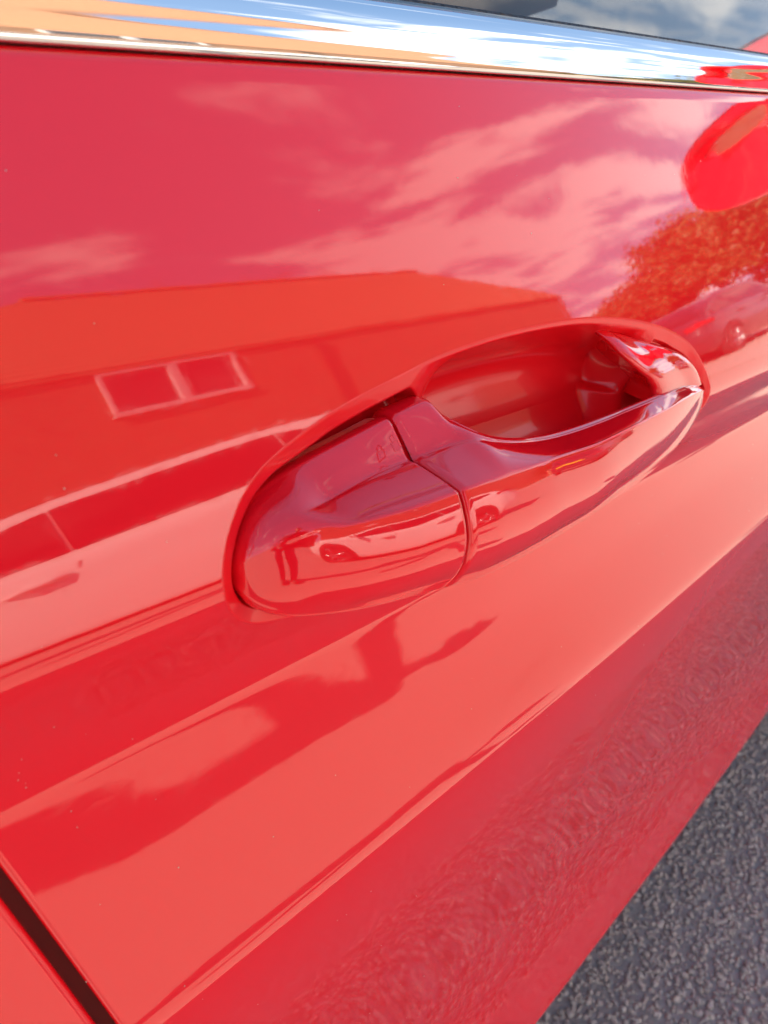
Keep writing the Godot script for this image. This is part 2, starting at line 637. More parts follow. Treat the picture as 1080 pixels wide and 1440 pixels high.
# ------------------------------------------------------------------ the handle
# x, top edge, end of the upper facet (height, depth), ridge (height, depth), lower edge, its depth: millimetres from the crease line
var COVER := [[89.3, 2.0, 1.4, -6.0, 1.2, -6.0, 0.4, -6.0], [90.2, 7.4, 5.0, -2.6, 4.6, -1.4, -3.6, -4.0], [93.0, 12.6, 8.4, 0.0, 7.8, 2.6, -8.6, -2.0], [99.0, 18.3, 11.8, 1.8, 11.3, 7.2, -12.4, 0.0], [108.0, 22.0, 14.8, 2.6, 14.0, 11.6, -15.0, 1.5], [120.0, 25.0, 17.6, 2.2, 14.9, 15.6, -17.2, 2.5], [135.0, 27.8, 19.2, 1.0, 15.4, 18.2, -19.6, 3.2], [150.0, 30.5, 19.9, 0.6, 15.8, 19.4, -22.2, 3.6]]
var GRIP := [[150.0, 30.5, 19.9, 0.6, 15.8, 19.4, -22.2, 3.6], [158.0, 31.9, 21.2, 2.4, 15.7, 19.8, -23.6, 4.0], [165.0, 32.6, 22.2, 3.8, 15.4, 20.0, -24.8, 4.0], [168.0, 29.2, 22.6, 5.2, 15.3, 20.0, -25.2, 4.0], [171.0, 26.0, 22.2, 7.4, 15.2, 20.0, -25.5, 4.0], [178.0, 22.0, 20.2, 7.8, 14.9, 20.0, -25.8, 4.0], [189.0, 18.4, 17.3, 8.2, 14.4, 19.8, -26.0, 4.0], [204.0, 15.2, 14.5, 8.2, 13.2, 19.0, -26.2, 4.0], [225.0, 12.8, 12.3, 7.4, 11.4, 17.8, -26.2, 4.0], [250.0, 11.4, 11.0, 6.0, 10.2, 15.2, -26.0, 3.8], [275.0, 10.7, 10.3, 4.4, 9.0, 12.2, -25.8, 3.6], [300.0, 11.0, 10.5, 4.2, 7.8, 9.2, -24.2, 3.0], [325.0, 10.0, 9.0, 2.0, 6.6, 5.8, -19.6, 2.2], [345.0, 7.0, 6.0, 0.4, 4.6, 2.4, -12.4, 1.0], [354.0, 4.0, 3.2, -0.8, 2.4, 0.2, -6.4, 0.0], [359.0, 0.6, 0.2, -2.6, 0.0, -2.4, -1.4, -2.4]]

func handle_section(tab: Array, xm: float, w: float, open_back: bool) -> PackedVector2Array:
	var g := func(k): return look(tab, w, k)
	var top: float = g.call(1)
	var fd: float = g.call(2)
	var fz: float = g.call(3)
	var rd: float = g.call(4)
	var rz: float = g.call(5)
	var bot: float = g.call(6)
	var bz: float = g.call(7)
	var h := rd - bot
	var big := clampf(h / 37.0, 0.02, 1.0)
	var zs := big * clampf((rz + 4.0) / 22.0, 0.1, 1.0)
	var bar := sm(165.0, 180.0, xm) * (1.0 - sm(400.0, 410.0, xm))  # 1 where the grip is a free bar: the facet is only its rear edge
	var edge := minf(1.4, (top - bot) * 0.12)
	var tz := lerpf(lerpf(-7.0, fz - 1.0, clampf(1.0 - (top - fd) / 5.0, 0.0, 1.0)), fz - 1.6, bar)
	var pts := []
	if open_back:
		pts.append(Vector2(lerpf(top, bot, 0.62), lerpf(-14.0, -3.0, bar)))
		pts.append(Vector2(lerpf(top - edge * 1.1, top - 5.5, bar), lerpf(tz - 9.0, maxf(fz - 10.0, -2.0), bar)))
	else:
		pts.append(Vector2(top - edge * 1.6, tz - 9.0))
	pts.append(Vector2(top - edge * 0.15, tz - edge * 1.3))
	pts.append(Vector2(top - edge * 0.55, tz + 0.12 * edge))
	var arc := func(t: float) -> Vector2: return Vector2(lerpf(top - edge * 0.55, rd, 1.0 - cos(t * PI * 0.5)), lerpf(tz, rz, sin(t * PI * 0.5)))
	var crisp := sm(101.0, 118.0, xm)
	var p_mid: Vector2 = arc.call(0.3)
	var p_fold: Vector2 = arc.call(0.5)
	pts.append(p_mid.lerp(Vector2(lerpf(top, fd, 0.5), lerpf(tz, fz, 0.5)), crisp))
	pts.append(p_fold.lerp(Vector2(fd, fz), crisp))
	for q in [[0.1, 0.16, 0.56], [0.5, 0.6, 0.7], [0.86, 0.92, 0.87]]:
		var a: Vector2 = arc.call(q[2])
		pts.append(a.lerp(Vector2(lerpf(fd, rd, q[0]), lerpf(fz, rz, q[1])), crisp))
	pts.append(Vector2(rd, rz))
	for q in [[0.05, 1.1], [0.15, 2.6], [0.30, 4.1], [0.42, 4.35], [0.55, 3.5], [0.68, 1.5], [0.80, -1.6], [0.91, -5.6]]:
		pts.append(Vector2(rd - q[0] * h, rz + q[1] * zs))
	pts.append(Vector2(bot, minf(bz, rz - 9.5 * zs)))
	pts.append(Vector2(bot + 1.2 * big, minf(bz, rz - 9.5 * zs) - 5.0))
	return spline2(pts, 8)

func handle_piece(n: String, tab0: Array, x0: float, x1: float, count: int, open_back: bool, round_start: bool, round_end: bool, parent: Node) -> MeshInstance3D:
	# interpolated over the square root of the distance from the blunt end, so that the nose is round
	var blunt: float = tab0[0][0] if not open_back else tab0[-1][0]
	var sg := 1.0 if not open_back else -1.0
	var tab := []
	for r in tab0:
		var c: Array = r.duplicate()
		c[0] = sqrt(maxf(sg * (r[0] - blunt), 0.0))
		tab.append(c)
	if open_back: tab.reverse()
	var rows := []
	for i in count:
		var t := float(i) / (count - 1)
		var w0 := sqrt(maxf(sg * (x0 - blunt), 0.0))
		var w1 := sqrt(maxf(sg * (x1 - blunt), 0.0))
		var w := lerpf(w0, w1, t)
		var xm := blunt + sg * w * w
		var sec := handle_section(tab, xm, w, open_back)
		var cut := 0.0
		if round_start: cut = maxf(cut, 1.0 - (xm - x0) / 0.7)
		if round_end: cut = maxf(cut, 1.0 - (x1 - xm) / 0.7)
		var sink := 0.7 * (1.0 - sqrt(maxf(1.0 - cut * cut, 0.0))) if cut > 0.0 else 0.0
		rows.append(handle_row(sec, xm, sink))
	if round_end or round_start:  # close the cut face
		var at := rows.size() - 1 if round_end else 0
		var r: PackedVector3Array = rows[at]
		var mid := Vector3.ZERO
		for p in r: mid += p / r.size()
		for s in [0.9, 0.5]:
			var row := PackedVector3Array()
			for p in r: row.append(mid.lerp(p, s) + Vector3(0, 0, 0.0))
			if round_end: rows.append(row)
			else: rows.push_front(row)
	return obj(n, grid_mesh(rows, 1.0), M.red_paint, parent)

func handle_row(sec: PackedVector2Array, xm: float, sink: float) -> PackedVector3Array:
	var x := xm * 0.001
	var out := PackedVector3Array()
	var base := dz_plan(x)
	var n := sec.size()
	for k in n:
		var p := sec[k]
		if sink > 0.0:
			var d := (sec[mini(k + 1, n - 1)] - sec[maxi(k - 1, 0)]).normalized()
			p += Vector2(d.y, -d.x) * sink * -1.0
		out.append(Vector3(x, crease_y(x) + p.y * 0.0 + p.x * 0.001, base + p.y * 0.001))
	return out

func make_handle(door: MeshInstance3D) -> void:
	handle_piece("lock_cover", COVER, 89.3, 148.7, 170, false, false, true, door)
	handle_piece("handle_grip", GRIP, 150.0, 359.0, 300, true, true, false, door)
	# the pivot end in front of the cup: rises from the cup's floor, rolls over, runs out to the front tip
	var rows := []
	for i in 56:
		var t := i / 55.0
		var dy := lerpf(6.0, 39.0, t)
		var xl := look([[6.0, 300.0], [12.0, 299.5], [17.0, 295.5], [22.0, 288.0], [27.0, 282.0], [30.0, 279.5], [34.0, 277.5], [39.0, 275.0]], dy, 1)
		var xr := look([[4.0, 355.0], [12.0, 349.0], [20.0, 337.0], [26.0, 322.0], [30.0, 308.0], [34.0, 295.0], [39.0, 282.0]], dy, 1)
		var zl := look([[6.0, 2.4], [13.0, 1.6], [20.0, 0.4], [27.0, -3.4], [30.0, -6.0], [33.0, -9.0], [36.0, -13.0], [39.0, -19.0]], dy, 1)
		var zr := look([[6.0, -1.8], [20.0, -4.4], [27.0, -7.4], [30.0, -9.6], [34.0, -13.5], [39.0, -22.0]], dy, 1)
		var pts := [Vector2(xl + 17.0, -34.0), Vector2(xl + 10.0, -20.0), Vector2(xl + 3.0, -7.0 + zl), Vector2(xl + 0.5, zl - 2.0), Vector2(xl + 2.2, zl - 0.2), Vector2(xl + 6.0, zl + 0.3), Vector2(lerpf(xl, xr, 0.6), lerpf(zl, zr, 0.5)), Vector2(xr, zr), Vector2(xr + 2.5, zr - 6.0)]
		var sec := spline2(pts, 8)
		var row := PackedVector3Array()
		for p in sec:
			var x := p.x * 0.001
			row.append(Vector3(x, crease_y(x) + dy * 0.001, dz_plan(x) + p.y * 0.001))
		rows.append(row)
	obj("handle_pivot_end", grid_mesh(rows, 1.0), M.red_paint, door)
	# a small raised padlock mark on the cover
	var y0 := 26.0
	var mark := new_st()
	var put := func(pl: Array):
		var pp := []
		var rr := []
		for a in pl:
			var xm: float = a[0]
			var dd: float = a[1]
			pp.append(Vector3(xm * 0.001, crease_y(xm * 0.001) + dd * 0.001, dz_plan(xm * 0.001) + (4.9 - (dd - 20.8) * 0.9 + 0.05) * 0.001))
			rr.append(0.00015)
		mark.append_from(tube_mesh(pp, rr, 6), 0, Transform3D())
	put.call([[141.5, y0], [144.2, y0 + 0.3], [144.2, y0 - 1.6], [141.5, y0 - 1.9], [141.5, y0]])
	put.call([[142.0, y0 + 0.1], [142.1, y0 + 1.2], [142.9, y0 + 1.7], [143.6, y0 + 1.3], [143.7, y0 + 0.3]])
	obj("padlock_mark", mark.commit(), M.red_paint, door)

# ------------------------------------------------------------------ the red car
func make_red_car() -> void:
	var car := thing("red_car", "glossy red two-door car with chrome window trim and body-coloured door handle", "car")
	var door := make_door(car)
	make_handle(door)
	var rng := RandomNumberGenerator.new()
	rng.seed = 3
	var specks := new_st()
	for k in 240:
		var x := 0.03 + 0.75 * pow(rng.randf(), 1.5)
		var q := rng.randf_range(-0.42, 0.008)
		if x > 0.075 and x < 0.375 and q > -0.15 and q < -0.04: continue
		var nn := door_normal(x, q)
		var c := door_at(x, q) + nn * 0.00005
		var u := nn.cross(Vector3(rng.randf() - 0.5, rng.randf() - 0.5, rng.randf() - 0.5)).normalized()
		var w := nn.cross(u)
		var r := rng.randf_range(0.00007, 0.00022) * (1.7 if k % 40 == 0 else 1.0)
		var top := c + nn * r * 0.6
		for e in 6:
			var a := TAU * e / 6
			var b := TAU * (e + 1) / 6
			var pa := c + (u * cos(a) + w * sin(a)) * r * (0.7 + 0.5 * rng.randf())
			var pb := c + (u * cos(b) + w * sin(b)) * r
			for v in [pa, top, pb]:
				specks.set_normal(((v - c).normalized() * 0.5 + nn).normalized())
				specks.add_vertex(v)
	var dust := obj("dust_specks", specks.commit(), M.dust, door)
	dust.set_meta("kind", "stuff")
	# rear quarter behind the shut line, front wing before the door
	for part in [["rear_quarter", -0.75, 0.0], ["front_wing", 1.356, 1.62]]:
		var rows := []
		var nr := []
		var cols := 60
		for j in 300:
			var q := lerpf(-0.53, TOPQ, j / 299.0)
			var row := PackedVector3Array()
			var nn := PackedVector3Array()
			var xb: float = gap_x(q) - 0.0036 - 0.0022 if part[0] == "rear_quarter" else part[2]
			for i in cols:
				var s := i / (cols - 1.0)
				var x := lerpf(part[1], xb, 1.0 - pow(1.0 - s, 1.8))
				row.append(door_at(x, q))
				nn.append(door_normal(x, q))
			if part[0] == "rear_quarter":
				for a in range(1, 13):
					var an := deg_to_rad(a * 7.5)
					row.append(door_at(xb + 0.0022 * sin(an), q) - Vector3(0, 0, 0.0022 * (1.0 - cos(an)) + (0.014 if a == 12 else 0.0)))
					nn.append(Vector3(sin(an), door_normal(xb, q).y * cos(an), cos(an)).normalized())
			rows.append(row)
			nr.append(nn)
		obj(part[0], grid_mesh(rows, 1.0, false, nr), M.red_paint, car)
	var gst := new_st()
	for j in 24:
		var qa := lerpf(-0.53, TOPQ, j / 24.0)
		var qb := lerpf(-0.53, TOPQ, (j + 1) / 24.0)
		var pa := door_at(gap_x(qa) - 0.0026, qa) - Vector3(0, 0, 0.012)
		var pb := door_at(gap_x(qb) - 0.0026, qb) - Vector3(0, 0, 0.012)
		quad(gst, pa - Vector3(0.012, 0, 0), pa + Vector3(0.012, 0, 0), pb + Vector3(0.012, 0, 0), pb - Vector3(0.012, 0, 0), Vector3(0, 0, 1))
	obj("door_seal", gst.commit(), M.gap_red, car)
	# window seal, chrome strip and glass: sections in (height, depth) from the door's top edge
	var run := func(n: String, sec: Array, m: Material, per: int, parent: Node):
		var sp := spline2(sec, per) if per > 1 else PackedVector2Array(sec)
		var rows := []
		for k in 70:
			var x := lerpf(-0.7, 1.5, k / 69.0)
			var p := door_at(x, TOPQ)
			var row := PackedVector3Array()
			for s in sp: row.append(p + Vector3(0, s.x, s.y))
			rows.append(row)
		return obj(n, grid_mesh(rows, 1.0), m, parent)
	run.call("window_seal", [Vector2(0.0006, -0.008), Vector2(0.0008, -0.0040), Vector2(0.0012, -0.0030), Vector2(0.0016, -0.0033), Vector2(0.0019, -0.0027), Vector2(0.0024, -0.0026), Vector2(0.0029, -0.004), Vector2(0.003, -0.012)].map(func(a): return a + Vector2(0.0006, 0)), M.rubber, 6, car)
	run.call("chrome_strip", [Vector2(0.0, -0.008), Vector2(0.0, -0.002), Vector2(0.0003, -0.0005), Vector2(0.0012, 0.0), Vector2(0.004, -0.0003), Vector2(0.007, -0.0009), Vector2(0.010, -0.0015), Vector2(0.0135, -0.0026), Vector2(0.016, -0.0042), Vector2(0.0174, -0.0066), Vector2(0.0182, -0.009), Vector2(0.018, -0.013)].map(func(a): return a + Vector2(0.0026, -0.0004)), M.chrome, 10, car)
	run.call("glass_seal", [Vector2(0.0200, -0.0085), Vector2(0.0212, -0.0092), Vector2(0.0216, -0.0105), Vector2(0.021, -0.0135)], M.rubber, 4, car)
	run.call("side_window", [Vector2(0.014, -0.0115), Vector2(0.06, -0.0222), Vector2(0.12, -0.0375), Vector2(0.2, -0.067), Vector2(0.3, -0.118), Vector2(0.37, -0.17)], M.window_glass, 4, car)
	make_mirror(car)
	# shell: sill, floor, far side, bonnet, boot, roof, pillars, glass
	var z0 := -0.04
	var wide := 1.72
	obj("door_underside", box_mesh(Vector3(0.42, 0.386, -0.068), Vector3(2.4, 0.008, 0.11)), M.red_paint, car)
	obj("door_trim", box_mesh(Vector3(0.62, 0.615, -0.125), Vector3(1.5, 0.56, 0.04)), M.trim_black, car)
	obj("sill", box_mesh(Vector3(0.3, 0.28, -0.16), Vector3(2.7, 0.17, 0.10)), M.red_paint, car)
	var st := new_st()
	box(st, Vector3(0.3, 0.37, -0.87), Vector3(3.2, 0.10, 1.52))
	obj("floor_pan", st.commit(), M.underbody, car)
	var hull := func(n: String, stations: Array, m: Material):  # x, y low, y high, z near, z far
		var rows := []
		for s in stations:
			var sec := [Vector2(s[1], s[3] - 0.05), Vector2(lerpf(s[1], s[2], 0.15), s[3]), Vector2(lerpf(s[1], s[2], 0.7), s[3] - 0.01), Vector2(s[2] - 0.03, s[3] - 0.05), Vector2(s[2], s[3] - 0.13), Vector2(s[2] + 0.02, (s[3] + s[4]) * 0.5), Vector2(s[2], s[4] + 0.13), Vector2(s[2] - 0.03, s[4] + 0.05), Vector2(lerpf(s[1], s[2], 0.7), s[4] + 0.01), Vector2(lerpf(s[1], s[2], 0.15), s[4]), Vector2(s[1], s[4] + 0.05)]
			var sp := spline2(sec, 4)
			var row := PackedVector3Array()
			for q in sp: row.append(Vector3(s[0], q.x, q.y))
			rows.append(row)
		return obj(n, grid_mesh(rows, 1.0), m, car)
	hull.call("bonnet", [[1.45, 0.3, 0.88, -0.07, -1.67], [1.62, 0.3, 0.87, -0.02, -1.72], [2.1, 0.26, 0.82, -0.04, -1.7], [2.5, 0.24, 0.74, -0.12, -1.62], [2.68, 0.24, 0.6, -0.3, -1.44], [2.7, 0.3, 0.5, -0.5, -1.24]], M.red_paint)
	hull.call("boot", [[-0.72, 0.3, 0.92, -0.06, -1.68], [-1.2, 0.28, 0.93, -0.04, -1.7], [-1.55, 0.28, 0.92, -0.1, -1.64], [-1.75, 0.32, 0.86, -0.22, -1.52], [-1.78, 0.4, 0.7, -0.4, -1.34]], M.red_paint)
	var rows := []
	for k in 30:
		var q := lerpf(-0.525, TOPQ, k / 29.0)
		var row := PackedVector3Array()
		for x in [-0.75, -0.3, 0.3, 0.9, 1.6]:
			var p := door_at(x, q)
			row.append(Vector3(p.x, p.y, -1.74 - p.z))
		rows.append(row)
	obj("far_side", grid_mesh(rows, -1.0), M.red_paint, car)
	rows = []
	for x in [-0.55, -0.35, -0.1, 0.2, 0.45, 0.62]:
		var top: float = 1.385 - (x - 0.1) * (x - 0.1) * 0.16
		var row := PackedVector3Array()
		for q in spline2([Vector2(-0.255, -0.05), Vector2(-0.27, -0.012), Vector2(-0.34, 0.01), Vector2(-0.87, 0.03), Vector2(-1.4, 0.01), Vector2(-1.47, -0.012), Vector2(-1.485, -0.05), Vector2(-1.4, -0.03), Vector2(-0.87, -0.008), Vector2(-0.34, -0.03)], 5):
			row.append(Vector3(x, top + q.y, q.x))
		rows.append(row)
	obj("roof", grid_mesh(rows, 1.0), M.red_paint, car)
	for side in [[-0.075, -0.275], [-1.665, -1.465]]:
		obj("front_pillar", tube_mesh([Vector3(1.5, 0.9, side[0]), Vector3(1.1, 1.18, lerpf(side[0], side[1], 0.6)), Vector3(0.6, 1.345, side[1])], [0.035, 0.03, 0.03]), M.red_paint, car)
		obj("rear_pillar", tube_mesh([Vector3(-1.2, 0.92, side[0]), Vector3(-0.8, 1.2, lerpf(side[0], side[1], 0.6)), Vector3(-0.5, 1.33, side[1])], [0.11, 0.08, 0.05]), M.red_paint, car)
		obj("middle_pillar", tube_mesh([Vector3(-0.02, 0.9, side[0]), Vector3(-0.1, 1.2, lerpf(side[0], side[1], 0.65)), Vector3(-0.16, 1.35, side[1])], [0.03, 0.028, 0.026]), M.trim_black, car)
	var pane := func(n: String, a: Vector3, b: Vector3, c: Vector3, d: Vector3):
		var ps := new_st()
		quad(ps, a, b, c, d, (b - a).cross(c - a).normalized())
		obj(n, ps.commit(), M.window_glass, car)
	pane.call("windscreen", Vector3(1.5, 0.9, -0.12), Vector3(1.5, 0.9, -1.62), Vector3(0.62, 1.345, -1.43), Vector3(0.62, 1.345, -0.31))
	pane.call("rear_window", Vector3(-1.2, 0.94, -0.15), Vector3(-1.2, 0.94, -1.59), Vector3(-0.55, 1.32, -1.43), Vector3(-0.55, 1.32, -0.31))
	pane.call("far_window", Vector3(1.4, 0.92, -1.69), Vector3(-1.1, 0.92, -1.69), Vector3(-0.5, 1.34, -1.48), Vector3(0.6, 1.34, -1.48))
	# seats, dashboard and wheel behind the glass
	for zz in [-0.47, -1.27]:
		var sr := []
		for a in [[0.92, 0.42, 0.05, 0.2], [0.9, 0.48, 0.10, 0.24], [0.84, 0.62, 0.11, 0.25], [0.77, 0.80, 0.10, 0.24], [0.71, 0.92, 0.085, 0.2], [0.69, 0.97, 0.04, 0.12]]:
			var row := PackedVector3Array()
			for k in 24:
				var an := -TAU * k / 24
				row.append(Vector3(a[0] + signf(cos(an)) * pow(absf(cos(an)), 0.7) * a[2], a[1], zz + signf(sin(an)) * pow(absf(sin(an)), 0.7) * a[3]))
			sr.append(row)
		var seat := obj("front_seat", grid_mesh(sr, -1.0, true), M.leather, car)
		var hr := []
		for a in [[0.345, 0.985, 0.02, 0.05], [0.345, 1.0, 0.05, 0.115], [0.34, 1.06, 0.055, 0.135], [0.33, 1.12, 0.05, 0.125], [0.325, 1.15, 0.02, 0.07]]:
			var row := PackedVector3Array()
			for k in 24:
				var an := -TAU * k / 24
				row.append(Vector3(a[0] + 0.36 + signf(cos(an)) * pow(absf(cos(an)), 0.7) * a[2], a[1], zz + signf(sin(an)) * pow(absf(sin(an)), 0.7) * a[3]))
			hr.append(row)
		obj("headrest", grid_mesh(hr, -1.0, true), M.leather, seat)
	var dr := []
	for zz in [-0.12, -0.2, -0.5, -0.9, -1.3, -1.58, -1.62]:
		var row := PackedVector3Array()
		for q in spline2([Vector2(1.2, 0.45), Vector2(1.12, 0.62), Vector2(1.08, 0.80), Vector2(1.13, 0.875), Vector2(1.3, 0.9), Vector2(1.5, 0.88)], 4): row.append(Vector3(q.x, q.y, zz))
		dr.append(row)
	obj("dashboard", grid_mesh(dr, 1.0), M.trim_black, car)
	var ring_pts := []
	for k in 25:
		var an := TAU * k / 24
		ring_pts.append(Vector3(1.13 + 0.075 * sin(an), 0.80 + 0.17 * sin(an), -0.47 + 0.185 * cos(an)))
	obj("steering_wheel", tube_mesh(ring_pts, ring_pts.map(func(_k): return 0.014), 8, false), M.trim_black, car)
	for wx in [2.02, -1.05]:
		for wz in [-0.15, -1.6]:
			make_wheel(car, Vector3(wx, 0.32, wz), 0.32, 1.0 if wz > -0.8 else -1.0)

func make_wheel(car: Node3D, c: Vector3, r: float, out: float) -> void:
	var ax := Vector3(0, 0, out)
	var tyre := obj("wheel", lathe_mesh([[r * 0.66, -0.1], [r * 0.93, -0.1], [r, -0.07], [r, 0.07], [r * 0.93, 0.1], [r * 0.68, 0.095], [r * 0.66, 0.05]], c, ax, 32), M.tyre, car)
	var st := new_st()
	st.append_from(lathe_mesh([[r * 0.66, -0.08], [r * 0.67, 0.09], [r * 0.63, 0.092], [r * 0.6, 0.06], [r * 0.6, -0.08]], c, ax, 32), 0, Transform3D())
	for k in 5:
		var a := TAU * k / 5
		var d := Vector3(cos(a), sin(a), 0)
		st.append_from(tube_mesh([c + ax * 0.075 + d * 0.03, c + ax * 0.08 + d * r * 0.35, c + ax * 0.07 + d * r * 0.62], [0.03, 0.022, 0.026], 6), 0, Transform3D())
	st.append_from(lathe_mesh([[0.0, 0.09], [0.04, 0.088], [0.05, 0.07], [0.05, 0.03]], c, ax, 16), 0, Transform3D())
	obj("rim", st.commit(), M.rim, tyre)
	obj("brake_disc", lathe_mesh([[0.0, 0.02], [r * 0.58, 0.02], [r * 0.58, 0.0]], c, ax, 24), M.underbody, tyre)

func make_mirror(car: Node3D) -> void:
	# housing: a shell whose back end is open and holds the glass, on a short arm
	var c := Vector3(1.03, EYE + 0.112, 0.125)
	var rows := []
	for s in [[0.0, 0.985, 0.0], [-0.004, 1.0, 0.0], [0.01, 1.02, 0.0], [0.04, 1.0, 0.0], [0.08, 0.86, 0.0], [0.115, 0.6, 0.0], [0.13, 0.25, 0.0], [0.132, 0.01, 0.0]]:
		rows.append(mirror_ring(c + Vector3(s[0], 0, -s[0] * 0.12), s[1], 0.104, 0.062))
	rows.push_front(mirror_ring(c + Vector3(-0.004, 0.032, 0.016), 1.0, 0.055, 0.014))
	rows.push_front(mirror_ring(c + Vector3(0.012, 0.032, 0.016), 1.0, 0.053, 0.012))
	var house := obj("wing_mirror", grid_mesh(rows, 1.0, true), M.red_paint, car)
	var gl := []
	for s in [0.0001, 0.5, 1.0]:
		gl.append(mirror_ring(c + Vector3(0.011, 0.032, 0.016), s, 0.054, 0.013))
	obj("mirror_glass", grid_mesh(gl, -1.0, true), M.mirror_silver, house)
	obj("mirror_arm", tube_mesh([Vector3(1.07, EYE + 0.03, -0.06), Vector3(1.05, EYE + 0.055, 0.0), Vector3(1.04, EYE + 0.085, 0.08)], [0.035, 0.028, 0.03], 12), M.trim_black, house)

func mirror_ring(c: Vector3, s: float, hw: float, hh: float) -> PackedVector3Array:
	var out := PackedVector3Array()
	for k in 48:
		var a := TAU * k / 48
		var cz := signf(cos(a)) * pow(absf(cos(a)), 0.62)
		var cy := signf(sin(a)) * pow(absf(sin(a)), 0.7)
		var taper: float = 1.0 - 0.22 * cz * (0.5 + 0.5 * sign(-cy)) * (1.0 if cz > 0 else 0.2)
		out.append(c + Vector3(cz * 0.028, cy * hh * taper + 0.006 * cz, cz * hw) * s)
	return out

